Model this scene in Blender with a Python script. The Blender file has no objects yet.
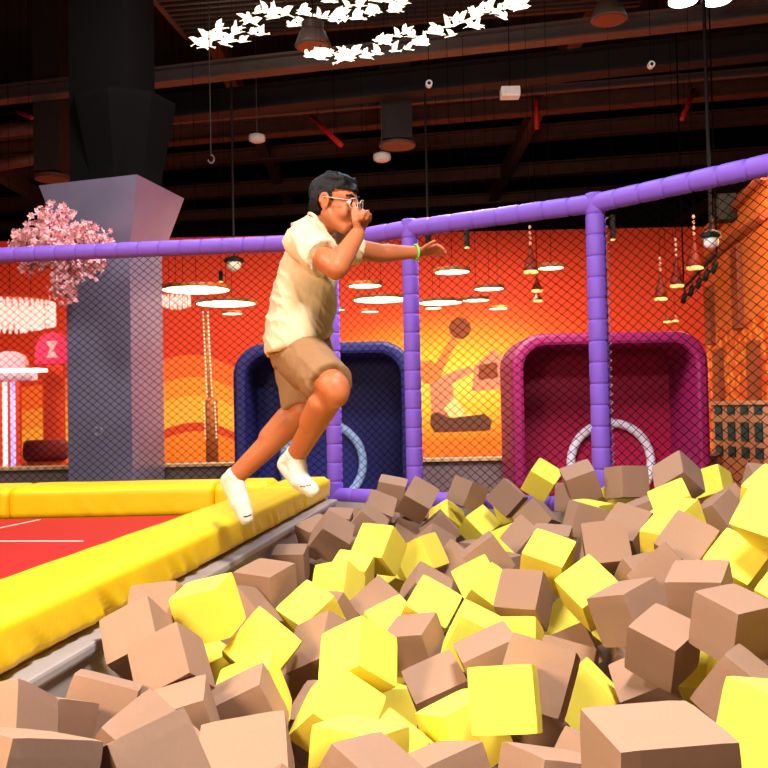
import bpy, bmesh, math, random
import numpy as np
from mathutils import Vector, Matrix, Quaternion, noise
random.seed(7)
SC = bpy.context.scene
COL = SC.collection
PI = math.pi

# ------------------------------------------------------------------ camera
FPX = 900.0
ROLL = math.radians(1.2)
PITCH = math.atan(24 / 900)
CAM = Vector((0, 0, 1.5))
FW = Vector((0, math.cos(PITCH), math.sin(PITCH)))
UP0 = Vector((0, -math.sin(PITCH), math.cos(PITCH)))
R0 = Vector((1, 0, 0))
RIGHT = R0 * math.cos(ROLL) - UP0 * math.sin(ROLL)
UP = UP0 * math.cos(ROLL) + R0 * math.sin(ROLL)
cd = bpy.data.cameras.new('camera')
cam = bpy.data.objects.new('camera', cd)
COL.objects.link(cam)
cd.sensor_width = 36.0
cd.lens = FPX / 768 * 36.0
cd.clip_start = 0.05
cd.clip_end = 100
m = Matrix.Identity(4)
for r in range(3):
    m[r][0], m[r][1], m[r][2], m[r][3] = RIGHT[r], UP[r], -FW[r], CAM[r]
cam.matrix_world = m
SC.camera = cam
cd.dof.use_dof = False

def at(px, py, d):
    return CAM + FW * d + RIGHT * ((px - 384) / FPX * d) + UP * ((384 - py) / FPX * d)

# ------------------------------------------------------------------ materials
def srgb(r, g, b):
    f = lambda c: (c / 255 / 12.92) if c / 255 <= 0.04045 else ((c / 255 + 0.055) / 1.055) ** 2.4
    return (f(r), f(g), f(b), 1.0)

def mat(name, col, rough=0.6, metal=0.0, vary=0.06, scale=30.0, bump=0.0, bscale=200.0, spec=0.35, emit=None, estr=0.0, sub=0.0, trans=0.0):
    M = bpy.data.materials.new(name)
    M.use_nodes = True
    nt = M.node_tree
    P = nt.nodes['Principled BSDF']
    P.inputs['Roughness'].default_value = rough
    P.inputs['Metallic'].default_value = metal
    P.inputs['Specular IOR Level'].default_value = spec
    if trans: P.inputs['Transmission Weight'].default_value = trans
    if sub:
        P.inputs['Subsurface Weight'].default_value = sub
        P.inputs['Subsurface Radius'].default_value = (0.012, 0.005, 0.003)
    tc = nt.nodes.new('ShaderNodeTexCoord')
    nz = nt.nodes.new('ShaderNodeTexNoise')
    nz.inputs['Scale'].default_value = scale
    nz.inputs['Detail'].default_value = 4
    nt.links.new(tc.outputs['Object'], nz.inputs['Vector'])
    rp = nt.nodes.new('ShaderNodeValToRGB')
    a = tuple(max(0, c * (1 - vary)) for c in col[:3]) + (1,)
    b = tuple(min(1, c * (1 + vary)) for c in col[:3]) + (1,)
    rp.color_ramp.elements[0].color = a
    rp.color_ramp.elements[0].position = 0.3
    rp.color_ramp.elements[1].color = b
    rp.color_ramp.elements[1].position = 0.7
    nt.links.new(nz.outputs['Fac'], rp.inputs['Fac'])
    nt.links.new(rp.outputs['Color'], P.inputs['Base Color'])
    if bump:
        n2 = nt.nodes.new('ShaderNodeTexNoise')
        n2.inputs['Scale'].default_value = bscale
        n2.inputs['Detail'].default_value = 3
        nt.links.new(tc.outputs['Object'], n2.inputs['Vector'])
        bp = nt.nodes.new('ShaderNodeBump')
        bp.inputs['Strength'].default_value = bump
        bp.inputs['Distance'].default_value = 0.004
        nt.links.new(n2.outputs['Fac'], bp.inputs['Height'])
        nt.links.new(bp.outputs['Normal'], P.inputs['Normal'])
    if emit:
        P.inputs['Emission Color'].default_value = emit
        P.inputs['Emission Strength'].default_value = estr
    return M

# ------------------------------------------------------------------ mesh helpers
def obj(name, bm, material, parent=None, smooth=False, loc=None):
    me = bpy.data.meshes.new(name)
    bmesh.ops.recalc_face_normals(bm, faces=bm.faces[:])
    bm.to_mesh(me)
    bm.free()
    if smooth:
        for p in me.polygons: p.use_smooth = True
    return mobj(name, me, material, parent, loc)

def mobj(name, me, material, parent=None, loc=None):
    o = bpy.data.objects.new(name, me)
    COL.objects.link(o)
    if material and not me.materials: me.materials.append(material)
    if loc is not None: o.location = loc
    if parent is not None:
        o.parent = parent
        o.matrix_parent_inverse = (Matrix.Translation(parent.location) @ parent.rotation_euler.to_matrix().to_4x4()).inverted()
    return o

def thing(name, label, cat, loc=(0, 0, 0), group=None):
    o = bpy.data.objects.new(name, None)
    COL.objects.link(o)
    o.empty_display_size = 0.1
    o.location = loc
    tag(o, label, cat, group)
    return o

def tag(o, label=None, cat=None, group=None, kind=None):
    if label: o['label'] = label
    if cat: o['category'] = cat
    if group: o['group'] = group
    if kind: o['kind'] = kind
    return o

def dup(root, delta=None, loc=None, label=None, group=None, scale=None):
    r = root.copy(); COL.objects.link(r)
    if loc is not None: r.location = loc
    if scale is not None: r.scale = (scale,) * 3
    if label: r['label'] = label
    if group: r['group'] = group
    for ch in list(root.children):
        c = ch.copy(); COL.objects.link(c); c.parent = r
        for g in ch.children:
            d = g.copy(); COL.objects.link(d); d.parent = c
    return r

def box(bm, lo, hi, M=None):
    vs = [bm.verts.new((x, y, z)) for x in (lo[0], hi[0]) for y in (lo[1], hi[1]) for z in (lo[2], hi[2])]
    for f in ((0, 1, 3, 2), (4, 6, 7, 5), (0, 4, 5, 1), (2, 3, 7, 6), (0, 2, 6, 4), (1, 5, 7, 3)):
        bm.faces.new([vs[i] for i in f])
    if M is not None:
        for v in vs: v.co = M @ v.co
    return vs

def hexa(bm, pts):          # 8 points: bottom quad then top quad
    vs = [bm.verts.new(p) for p in pts]
    for f in ((3, 2, 1, 0), (4, 5, 6, 7), (0, 1, 5, 4), (1, 2, 6, 5), (2, 3, 7, 6), (3, 0, 4, 7)):
        bm.faces.new([vs[i] for i in f])
    return vs

def prism(bm, poly, z0, z1):   # vertical extrusion of an xy polygon
    a = [bm.verts.new((x, y, z0)) for x, y in poly]
    b = [bm.verts.new((x, y, z1)) for x, y in poly]
    n = len(poly)
    bm.faces.new(a[::-1]); bm.faces.new(b)
    for i in range(n): bm.faces.new((a[i], a[(i + 1) % n], b[(i + 1) % n], b[i]))
    return a + b

def frame_of(d):
    d = d.normalized()
    h = Vector((0, 0, 1)) if abs(d.z) < 0.9 else Vector((1, 0, 0))
    u = d.cross(h).normalized()
    return u, d.cross(u).normalized()

def tube(bm, pts, r, n=8, cap=True, closed=False):
    pts = [Vector(p) for p in pts]
    rr = r if isinstance(r, (list, tuple)) else [r] * len(pts)
    rings = []
    N = len(pts)
    for i, p in enumerate(pts):
        if closed: d = pts[(i + 1) % N] - pts[i - 1]
        else: d = pts[min(i + 1, N - 1)] - pts[max(i - 1, 0)]
        u, v = frame_of(d)
        if rings and not closed or (closed and rings):
            pu = lastu - d.normalized() * lastu.dot(d.normalized())
            if pu.length > 1e-6: u = pu.normalized(); v = d.normalized().cross(u)
        lastu = u
        rings.append([bm.verts.new(p + (u * math.cos(a) + v * math.sin(a)) * rr[i]) for a in [2 * PI * k / n for k in range(n)]])
    M = N if closed else N - 1
    for i in range(M):
        A, B = rings[i], rings[(i + 1) % N]
        for k in range(n): bm.faces.new((A[k], A[(k + 1) % n], B[(k + 1) % n], B[k]))
    if cap and not closed:
        bm.faces.new(rings[0][::-1]); bm.faces.new(rings[-1])

def lathe(bm, prof, c, n=24, axis=Vector((0, 0, 1))):   # prof: (radius, height)
    u, v = frame_of(axis); axis = axis.normalized()
    rings = []
    for r, h in prof:
        rings.append([bm.verts.new(Vector(c) + axis * h + (u * math.cos(a) + v * math.sin(a)) * max(r, 1e-4)) for a in [2 * PI * k / n for k in range(n)]])
    for A, B in zip(rings, rings[1:]):
        for k in range(n): bm.faces.new((A[k], A[(k + 1) % n], B[(k + 1) % n], B[k]))
    bm.faces.new(rings[0][::-1]); bm.faces.new(rings[-1])

def ellipsoid(bm, c, rad, M=None, seg=20, rings=12):
    T = Matrix.Translation(Vector(c)) @ Matrix.Diagonal((rad[0], rad[1], rad[2], 1))
    if M is not None: T = M @ T
    bmesh.ops.create_uvsphere(bm, u_segments=seg, v_segments=rings, radius=1.0, matrix=T)

def cone(bm, p, q, r1, r2, rnd=True, n=18, e=None):
    p, q = Vector(p), Vector(q)
    ax = q - p
    if rnd:
        L = ax.length
        prof = []
        for k in range(6):
            a = -PI / 2 + PI / 2 * k / 5
            prof.append((r1 * math.cos(a), r1 * math.sin(a)))
        for k in range(6):
            a = PI / 2 * k / 5
            prof.append((r2 * math.cos(a), L + r2 * math.sin(a)))
        lathe(bm, prof, p, n, ax)
    else:
        lathe(bm, [(r1, 0), (r2, ax.length)], p, n, ax)

def bevel(bm, w, seg=2):
    bmesh.ops.bevel(bm, geom=bm.edges[:], offset=w, offset_type='OFFSET', segments=seg, profile=0.6, affect='EDGES', clamp_overlap=True)

def remesh(bm, voxel, smooth=4, name='tmp'):
    """Fuse overlapping solids of a bmesh into one continuous surface."""
    me = bpy.data.meshes.new(name)
    bmesh.ops.recalc_face_normals(bm, faces=bm.faces[:])
    bm.to_mesh(me); bm.free()
    o = bpy.data.objects.new(name, me); COL.objects.link(o)
    md = o.modifiers.new('r', 'REMESH'); md.mode = 'VOXEL'; md.voxel_size = voxel; md.use_smooth_shade = True
    if smooth:
        s = o.modifiers.new('s', 'SMOOTH'); s.factor = 0.5; s.iterations = smooth
    bpy.context.view_layer.update()
    dg = bpy.context.evaluated_depsgraph_get()
    out = bpy.data.meshes.new_from_object(o.evaluated_get(dg))
    bpy.data.objects.remove(o); bpy.data.meshes.remove(me)
    for p in out.polygons: p.use_smooth = True
    return out

def wrinkle(me, amp, scale, seed=0.0, stretch=(1, 1, 1)):
    me.update()
    nn = [v.normal.copy() for v in me.vertices]
    for v, n in zip(me.vertices, nn):
        p = Vector((v.co.x * stretch[0], v.co.y * stretch[1], v.co.z * stretch[2])) * scale + Vector((seed, seed, seed))
        k = noise.noise(p) + 0.5 * noise.noise(p * 2.1)
        v.co += n * (amp * k)
    me.update()
# ================================================================== the hall
M_black = mat('black_paint', srgb(26, 20, 19), 0.7)
M_ceil = mat('dark_ceiling', srgb(34, 22, 20), 0.9, vary=0.3, scale=2)
M_beam = mat('brown_steel', srgb(80, 46, 32), 0.6, vary=0.2, scale=6)
M_steel = mat('grey_steel', srgb(86, 72, 68), 0.45, vary=0.1)
M_redpipe = mat('red_pipe_paint', srgb(190, 30, 20), 0.5)
M_white = mat('white_plastic', srgb(225, 222, 215), 0.4)
M_floor = mat('grey_carpet', srgb(112, 92, 90), 0.95, vary=0.15, scale=40)
M_wallgrey = mat('grey_vinyl_wall', srgb(176, 164, 158), 0.55, vary=0.04, scale=10, bump=0.15, bscale=60)
M_low = mat('grey_painted_wall', srgb(120, 100, 98), 0.8, vary=0.08, scale=25)
M_cap = mat('cream_cap', srgb(200, 164, 122), 0.5)

def struct(name, bm, material, **k):
    return tag(obj(name, bm, material, **k), kind='structure')

# pit outline: long pad edge on the left, the net line at the back
PADL0, PADDIR = Vector((-0.81, 1.9, 0)), Vector((0.124, 1, 0))
def padline(y, off=0.0):
    n = Vector((1, -0.124, 0)).normalized()
    return Vector((-0.81 + 0.124 * (y - 1.9), y, 0)) + n * off
ZPAD0, ZPAD1, ZBED, ZFL, ZPIT = 0.944, 1.08, 0.90, 0.62, 0.40
POSTS = [Vector((-2.95, 6.22, 0)), Vector((-0.335, 5.93, 0)), Vector((0.178, 5.55, 0)), Vector((1.19, 4.96, 0)), Vector((1.87, 4.18, 0)), Vector((2.20, 3.0, 0))]

bm = bmesh.new()
box(bm, (-12, 6.6, ZFL - 0.2), (12, 18, ZFL))                    # concourse behind the net
a0, a1 = padline(0.3, 0.02), padline(5.95, 0.02)
prism(bm, [(a0.x, a0.y), (3.2, 0.3), (3.2, 6.6), (a1.x, 6.6)], ZPIT - 0.2, ZPIT)   # pit
prism(bm, [(-9, 0.3), (a0.x - 0.06, a0.y), (a1.x - 0.06, a1.y), (-0.42, 6.6), (-9, 6.6)], ZPIT - 0.2, ZBED - 0.03)  # deck under the trampoline
struct('floor', bm, M_floor)

bm = bmesh.new()                                                 # grey padded pit wall below the long pad
for (o0, o1, z0, z1) in ((-0.05, 0.032, ZPIT, ZPAD0 - 0.022), (-0.05, 0.046, ZPAD0 - 0.034, ZPAD0 - 0.004)):
    p = [padline(0.3, o0), padline(0.3, o1), padline(5.62, o1), padline(5.62, o0)]
    prism(bm, [(q.x, q.y) for q in p], z0, z1)
bevel(bm, 0.008, 2)
struct('wall_left', bm, M_wallgrey)
bm = bmesh.new()                                                 # pit wall below the net
for a, b in zip(POSTS[1:], POSTS[2:]):
    t = (b - a).normalized(); n = Vector((-t.y, t.x, 0))
    if n.y < 0: n = -n
    q = [a - n * 0.05, b - n * 0.05, b + n * 0.1, a + n * 0.1]
    prism(bm, [(v.x, v.y) for v in q], ZPIT, 0.90)
struct('wall_pit', bm, M_wallgrey)

bm = bmesh.new(); box(bm, (-9, 8.55, ZFL), (6.2, 8.72, 0.985)); struct('wall_low', bm, M_low)
bm = bmesh.new(); box(bm, (-9, 8.50, 0.985), (6.2, 8.77, 1.01)); struct('trim_1', bm, M_cap)

# far wall: a mural of orange dunes, the lamps' yellow glow painted into its colour
def mural_material():
    M = bpy.data.materials.new('dune_mural_lamp_glow')
    M.use_nodes = True
    nt = M.node_tree; N = nt.nodes; L = nt.links
    P = N['Principled BSDF']; P.inputs['Roughness'].default_value = 0.7
    tc = N.new('ShaderNodeTexCoord'); sp = N.new('ShaderNodeSeparateXYZ'); L.new(tc.outputs['Object'], sp.inputs[0])
    def math_(op, a, b=None, c=None):
        n = N.new('ShaderNodeMath'); n.operation = op
        for i, v in enumerate((a, b, c)):
            if v is None: continue
            if isinstance(v, (int, float)): n.inputs[i].default_value = v
            else: L.new(v, n.inputs[i])
        return n.outputs[0]
    X, Z = sp.outputs['X'], sp.outputs['Z']
    nz = N.new('ShaderNodeTexNoise'); nz.inputs['Scale'].default_value = 0.45; nz.inputs['Detail'].default_value = 1.0
    mp = N.new('ShaderNodeMapping'); mp.inputs['Scale'].default_value = (1, 1, 0.15); L.new(tc.outputs['Object'], mp.inputs[0]); L.new(mp.outputs[0], nz.inputs['Vector'])
    w = math_('MULTIPLY', math_('SUBTRACT', nz.outputs['Fac'], 0.5), 1.5)
    h = math_('ADD', Z, w)
    # lamp glow painted into the wall colour, by distance from its centre
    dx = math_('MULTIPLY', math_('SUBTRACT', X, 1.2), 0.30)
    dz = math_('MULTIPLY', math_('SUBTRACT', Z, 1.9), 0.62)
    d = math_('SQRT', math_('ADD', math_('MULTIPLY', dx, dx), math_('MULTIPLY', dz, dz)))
    lamp_glow = N.new('ShaderNodeValToRGB'); L.new(d, lamp_glow.inputs[0])
    e = lamp_glow.color_ramp.elements
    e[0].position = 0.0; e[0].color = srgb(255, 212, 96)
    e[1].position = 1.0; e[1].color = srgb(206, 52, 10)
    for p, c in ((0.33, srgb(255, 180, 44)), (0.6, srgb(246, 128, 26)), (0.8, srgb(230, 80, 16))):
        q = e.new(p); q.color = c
    dune = N.new('ShaderNodeValToRGB'); dune.color_ramp.interpolation = 'CONSTANT'
    L.new(math_('DIVIDE', h, 2.6), dune.inputs[0])
    e = dune.color_ramp.elements
    e[0].position = 0.0; e[0].color = srgb(240, 126, 26)
    e[1].position = 0.30; e[1].color = srgb(196, 60, 24)
    for p, c in ((0.36, srgb(255, 178, 58)), (0.55, srgb(248, 148, 44)), (0.68, srgb(238, 104, 30))):
        q = e.new(p); q.color = c
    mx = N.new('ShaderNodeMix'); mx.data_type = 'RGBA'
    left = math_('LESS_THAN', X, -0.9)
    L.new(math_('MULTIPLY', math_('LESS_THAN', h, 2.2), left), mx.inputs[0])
    L.new(lamp_glow.outputs[0], mx.inputs[6]); L.new(dune.outputs[0], mx.inputs[7])
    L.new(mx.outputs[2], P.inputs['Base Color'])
    return M
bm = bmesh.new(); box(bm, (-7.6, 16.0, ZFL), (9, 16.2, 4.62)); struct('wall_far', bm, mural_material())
M_salmon = mat('salmon_wall_paint', srgb(214, 74, 42), 0.7, vary=0.1, scale=1.2)
bm = bmesh.new(); box(bm, (-14, 14.2, ZFL), (-7.6, 14.4, 4.2)); struct('wall_side', bm, M_salmon)

bm = bmesh.new(); box(bm, (-14, -4, 8.2), (14, 27, 8.4)); struct('ceiling', bm, M_ceil)
bm = bmesh.new(); box(bm, (-14, 26, 0), (14, 26.2, 8.2)); struct('wall_back', bm, M_ceil)

# long steel beams under the ceiling
BEAMS = [ # left px,y  right px,y  depth left/right, half height, half width, material
    (-60, 112, 860, 62, 13.5, 10.5, 0.16, 0.13, M_black), (-60, 84, 860, 22, 12.0, 9.5, 0.10, 0.10, M_steel),
    (-60, 210, 860, 148, 21, 17.5, 0.14, 0.12, M_beam), (-60, 172, 860, 118, 19, 15.5, 0.13, 0.12, M_beam),
    (-60, 144, 860, 92, 16, 13.0, 0.14, 0.12, M_beam), (-60, 236, 860, 172, 23, 19.5, 0.12, 0.12, M_beam),
    (-60, 128, 860, 78, 14.5, 12.0, 0.05, 0.05, M_steel)]
for i, (x0, y0, x1, y1, d0, d1, hh, hw, mm) in enumerate(BEAMS):
    a, b = at(x0, y0, d0), at(x1, y1, d1)
    z = (a.z + b.z) / 2; a.z = b.z = z
    t = (b - a).normalized(); n = Vector((-t.y, t.x, 0))
    bm = bmesh.new()
    zz = Vector((0, 0, 1))
    for w, z0, z1 in ((hw, -hh, -hh + 0.03), (hw * 0.2, -hh + 0.03, hh - 0.03), (hw, hh - 0.03, hh)):
        hexa(bm, [a - n * w + zz * z0, b - n * w + zz * z0, b + n * w + zz * z0, a + n * w + zz * z0,
                  a - n * w + zz * z1, b - n * w + zz * z1, b + n * w + zz * z1, a + n * w + zz * z1])
    struct('trim_%d' % (i + 2), bm, mm)
# cross joists running away from the viewer
k = len(BEAMS) + 2
for x, z in ((-6.6, 5.6), (-2.2, 6.4), (2.6, 6.2), (7.4, 5.8)):
    bm = bmesh.new(); box(bm, (x - 0.09, 9, z), (x + 0.09, 25.9, z + 0.25)); struct('trim_%d' % k, bm, M_beam); k += 1

# suspended ribbed ceiling raft (top centre)
z = at(190, 40, 10.9).z
fl, fr = at(190, 40, 10.9), at(640, 8, 10.2)
raft = thing('ceiling_raft', 'dark ribbed ceiling raft with a brown rim, above the glowing bird lights', 'ceiling panel', (fl.x, fl.y, z))
t = Vector((fr.x - fl.x, fr.y - fl.y, 0)); L_ = t.length; t.normalize(); nn = Vector((t.y, -t.x, 0))
if nn.y > 0: nn = -nn
P0 = Vector((fl.x, fl.y, z))
bm = bmesh.new()
nr = 34
for i in range(nr):
    a = P0 + nn * (0.12 * i + 0.06); b = a + t * L_
    w = 0.042
    hexa(bm, [a, b, b + nn * w, a + nn * w] + [q + Vector((0, 0, 0.05)) for q in (a, b, b + nn * w, a + nn * w)])
M_raft = mat('dark_slats', srgb(48, 38, 35), 0.6, vary=0.1)
obj('slats', bm, M_raft, raft)
bm = bmesh.new()
a = P0 + Vector((0, 0, 0.05)); b = a + t * L_; c = b + nn * 4.2; d = a + nn * 4.2
hexa(bm, [a, b, c, d] + [q + Vector((0, 0, 0.04)) for q in (a, b, c, d)])
obj('backing', bm, M_black, raft)
bm = bmesh.new()
for a, b, s in ((P0, P0 + t * L_, -nn), (P0, P0 + nn * 4.2, -t)):
    w = 0.06
    hexa(bm, [a, b, b + s * w, a + s * w] + [q + Vector((0, 0, 0.12)) for q in (a, b, b + s * w, a + s * w)])
obj('rim', bm, M_beam, raft)
bm = bmesh.new()
for u in (0.6, L_ - 0.6):
    for v in (0.5, 3.6):
        p = P0 + t * u + nn * v
        tube(bm, [p + Vector((0, 0, 0.08)), Vector((p.x, p.y, 8.2))], 0.012, 6)
obj('hanger', bm, M_black, raft)

# ------------------------------------------------------------------ trampoline and yellow pads
M_yellow = mat('yellow_vinyl', srgb(250, 206, 12), 0.42, vary=0.03, scale=8, bump=0.25, bscale=28)
M_red = mat('red_trampoline_fabric', srgb(190, 26, 20), 0.7, vary=0.05, scale=90)
M_whiteln = mat('white_stitching', srgb(240, 225, 215), 0.7)
PADW = 0.275
tr = thing('trampoline', 'red trampoline bed with thin white lines, behind the long yellow pad', 'trampoline', (-2.2, 4.2, ZBED))
bm = bmesh.new()
q0, q1 = padline(0.6, -PADW - 0.01), padline(5.262, -PADW - 0.01)
prism(bm, [(-7, 0.6), (q0.x, q0.y), (q1.x, 5.262), (-7, 5.262)], ZBED - 0.012, ZBED)
obj('bed', bm, M_red, tr)
bm = bmesh.new()
def strip(bm, p, q, w, z):
    d = (q - p).normalized(); n = Vector((-d.y, d.x, 0)) * w
    hexa(bm, [Vector((v.x, v.y, z - 0.004)) for v in (p - n, q - n, q + n, p + n)] + [Vector((v.x, v.y, z)) for v in (p - n, q - n, q + n, p + n)])
def onbed(px, py):
    d = at(px, py, 1) - CAM
    s = (ZBED + 0.002 - CAM.z) / d.z
    return CAM + d * s
strip(bm, onbed(-40, 541), onbed(83, 541), 0.008, ZBED + 0.003)
strip(bm, onbed(-30, 534), onbed(40, 519.5), 0.006, ZBED + 0.003)
obj('seam', bm, M_whiteln, tr)

def pad_block(name, quad, z0, z1, label, wr=0.0035, seed=0.0, fold=0.0):
    bm = bmesh.new()
    hexa(bm, [Vector((p.x, p.y, z0)) for p in quad] + [Vector((p.x, p.y, z1)) for p in quad])
    L0 = (quad[1] - quad[0]).length
    n = max(2, int(L0 / 0.02))
    bmesh.ops.recalc_face_normals(bm, faces=bm.faces[:])
    # cut along its length so the vinyl can crease
    ax = (quad[1] - quad[0]).normalized()
    for i in range(1, n):
        g = bm.verts[:] + bm.edges[:] + bm.faces[:]
        bmesh.ops.bisect_plane(bm, geom=g, plane_co=quad[0] + ax * (L0 * i / n), plane_no=ax)
    side = Vector((-ax.y, ax.x, 0))
    W0 = (quad[3] - quad[0]).length
    for j in range(1, 8):
        g = bm.verts[:] + bm.edges[:] + bm.faces[:]
        bmesh.ops.bisect_plane(bm, geom=g, plane_co=Vector((0, 0, z0 + (z1 - z0) * j / 8)), plane_no=(0, 0, 1))
    for j in range(1, 8):
        g = bm.verts[:] + bm.edges[:] + bm.faces[:]
        bmesh.ops.bisect_plane(bm, geom=g, plane_co=quad[0] + (quad[3] - quad[0]) * (j / 8), plane_no=(quad[3] - quad[0]).normalized())
    cx = sum((Vector((p.x, p.y, 0)) for p in quad), Vector()) / 4
    zc = (z0 + z1) / 2
    sd = (quad[3] - quad[0]).normalized()
    for v in bm.verts:
        rel = v.co - Vector((quad[0].x, quad[0].y, 0))
        s = rel.dot(ax); w = rel.dot(sd)
        # round the long edges
        ry, rz = (w - W0 / 2) / (W0 / 2), (v.co.z - zc) / ((z1 - z0) / 2)
        k = max(0.0, abs(ry) - 0.82) / 0.18 * max(0.0, abs(rz) - 0.7) / 0.3
        off = -k * 0.016
        v.co += sd * (off * (1 if ry > 0 else -1)) + Vector((0, 0, off * (1 if rz > 0 else -1)))
        p = Vector((s * 5, w * 6, v.co.z * 9 + seed))
        a = noise.noise(p) * wr
        b = noise.noise(Vector((s * 16 + v.co.z * 18, seed, w * 3))) * fold * max(0, -rz + 0.55)
        if abs(ry) > 0.95: v.co += sd * ((a + b) * (1 if ry > 0 else -1))
        if rz > 0.95: v.co.z += a * 0.7
        e = min(s, L0 - s)
        if e < 0.012:
            f = (1 - e / 0.012) * 0.010
            v.co += sd * (-f * ry) + Vector((0, 0, -f * rz if rz > 0 else 0))
    o = obj(name, bm, M_yellow, smooth=True)
    tag(o, label, 'safety pad')
    return o
g = 0.004
def lp(y0, y1): return [padline(y0, 0), padline(y1, 0), padline(y1, -PADW), padline(y0, -PADW)]
pad_block('edge_pad', lp(0.75, 4.88), ZPAD0, ZPAD1, 'long yellow edge pad on the grey pit wall, creased along its side', 0.004, 1.0, 0.022)
pad_block('edge_pad', lp(4.89, 5.64), ZPAD0, ZPAD1, 'short yellow pad ending at the purple post behind the feet', 0.003, 4.0, 0.012)
yb = 5.30
def fp(x0, x1): return [Vector((x0, yb, 0)), Vector((x1, yb, 0)), Vector((x1, yb + 0.46, 0)), Vector((x0, yb + 0.46, 0))]
xr = at(214, 490, yb).x; xl = at(9, 490, yb).x
pad_block('edge_pad', fp(xl + g, xr - g), ZBED - 0.02, ZPAD1 - 0.005, 'far yellow pad along the back of the red trampoline', 0.004, 7.0, 0.004)
pad_block('edge_pad', fp(xl - 2.6, xl - g), ZBED - 0.02, ZPAD1 - 0.005, 'yellow pad cut off by the left edge of the picture', 0.003, 9.0, 0.004)
q = padline(5.3, -PADW - 0.012)
pad_block('edge_pad', [Vector((xr + g, yb, 0)), Vector((padline(yb, -PADW - .03).x, yb, 0)), Vector((padline(yb + .46, -PADW - .03).x, yb + 0.46, 0)), Vector((xr + g, yb + 0.46, 0))], ZBED - 0.02, ZPAD1 - 0.005, 'small yellow corner pad filling the gap behind the rear sock', 0.002, 12.0, 0.003)

# ------------------------------------------------------------------ the safety fence
M_purple = mat('purple_foam', srgb(134, 92, 214), 0.55, vary=0.03, scale=12, bump=0.1, bscale=90)
M_net = mat('black_netting', srgb(10, 8, 8), 1.0, spec=0.0)
M_lace = mat('pale_lacing', srgb(196, 168, 190), 0.7)
RP = 0.052
fence = thing('safety_fence', 'purple foam padded safety fence with black diamond netting around the pit', 'fence', (0.16, 5.56, 0.9))
def foam(bm, p, q, r, seg, n=18):
    p, q = Vector(p), Vector(q); d = q - p; L0 = d.length
    k = max(1, round(L0 / seg)); prof = []
    for i in range(k):
        a, b = L0 * i / k, L0 * (i + 1) / k
        e = (b - a) * 0.06
        prof += [(r * 0.86, a + 1e-4), (r * 0.955, a + e * 0.5), (r * 0.99, a + e * 2), (r, (a + b) / 2), (r * 0.99, b - e * 2), (r * 0.955, b - e * 0.5), (r * 0.86, b - 1e-4)]
    lathe(bm, prof, p, n, d)
TOP = []
for i, P in enumerate(POSTS):
    d = (P - CAM).dot(FW)
    TOP.append(Vector((P.x, P.y, 0)))
# rail height from the photo (level rail)
ZR = 0.5 * (at(410, 229, 5.56).z + at(600, 201, 4.96).z)
ZB = 0.935
for i, P in enumerate(POSTS):
    TOP[i].z = ZR
    if i in (0, 5): continue
    bm = bmesh.new(); foam(bm, (P.x, P.y, ZB - 0.03), (P.x, P.y, ZR + (0.055 if i in (2, 3) else 0.0)), RP if i != 3 else 0.055, 0.118); obj('post', bm, M_purple, fence, smooth=True)
for i in range(5):
    a, b = TOP[i], TOP[i + 1]
    bm = bmesh.new(); foam(bm, a, b, RP * 1.02, 0.15); obj('top_rail', bm, M_purple, fence, smooth=True)
    if i >= 1:
        bm = bmesh.new(); foam(bm, (a.x, a.y, ZB), (b.x, b.y, ZB), RP * 0.95, 0.15); obj('bottom_rail', bm, M_purple, fence, smooth=True)
def net(a, b, z0, z1, pw, ph, r=0.0021):
    bm = bmesh.new()
    L0 = (b - a).length; H = z1 - z0; t = (b - a).normalized(); nn = Vector((-t.y, t.x, 0))
    sl = ph / pw
    def seg(s0, h0, s1, h1, k):
        p = a + t * s0 + Vector((0, 0, z0 + h0 - a.z)); q = a + t * s1 + Vector((0, 0, z0 + h1 - a.z))
        p += nn * (0.002 * k); q += nn * (0.002 * k)
        tube(bm, [p, q], r, 3, cap=False)
    for sg in (1, -1):
        n = int((L0 + H / sl) / pw) + 2
        for i in range(n):
            # line h = sl * (s - s0) for sg=1 ; h = H - sl*(s-s0) for sg=-1
            s0 = i * pw - H / sl
            lo, hi = max(0, s0), min(L0, s0 + H / sl)
            if hi - lo < 0.01: continue
            h0, h1 = sl * (lo - s0), sl * (hi - s0)
            if sg < 0: h0, h1 = H - h0, H - h1
            seg(lo, h0, hi, h1, sg)
    return bm
for i in range(5):
    z0 = ZB if i >= 1 else 1.0
    obj('net', net(POSTS[i], POSTS[i + 1], z0, ZR - 0.03, 0.062, 0.050), M_net, fence)
# rope lacing down the right side of the right post and under the right rail
bm = bmesh.new()
P = POSTS[3]
for j in range(34):
    z = ZB + 0.05 + j * (ZR - ZB - 0.1) / 34
    tube(bm, [(P.x + 0.05, P.y - 0.03, z), (P.x + 0.066, P.y - 0.012, z + 0.012), (P.x + 0.05, P.y + 0.01, z + 0.024)], 0.0035, 5)
obj('lacing', bm, M_lace, fence)

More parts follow.
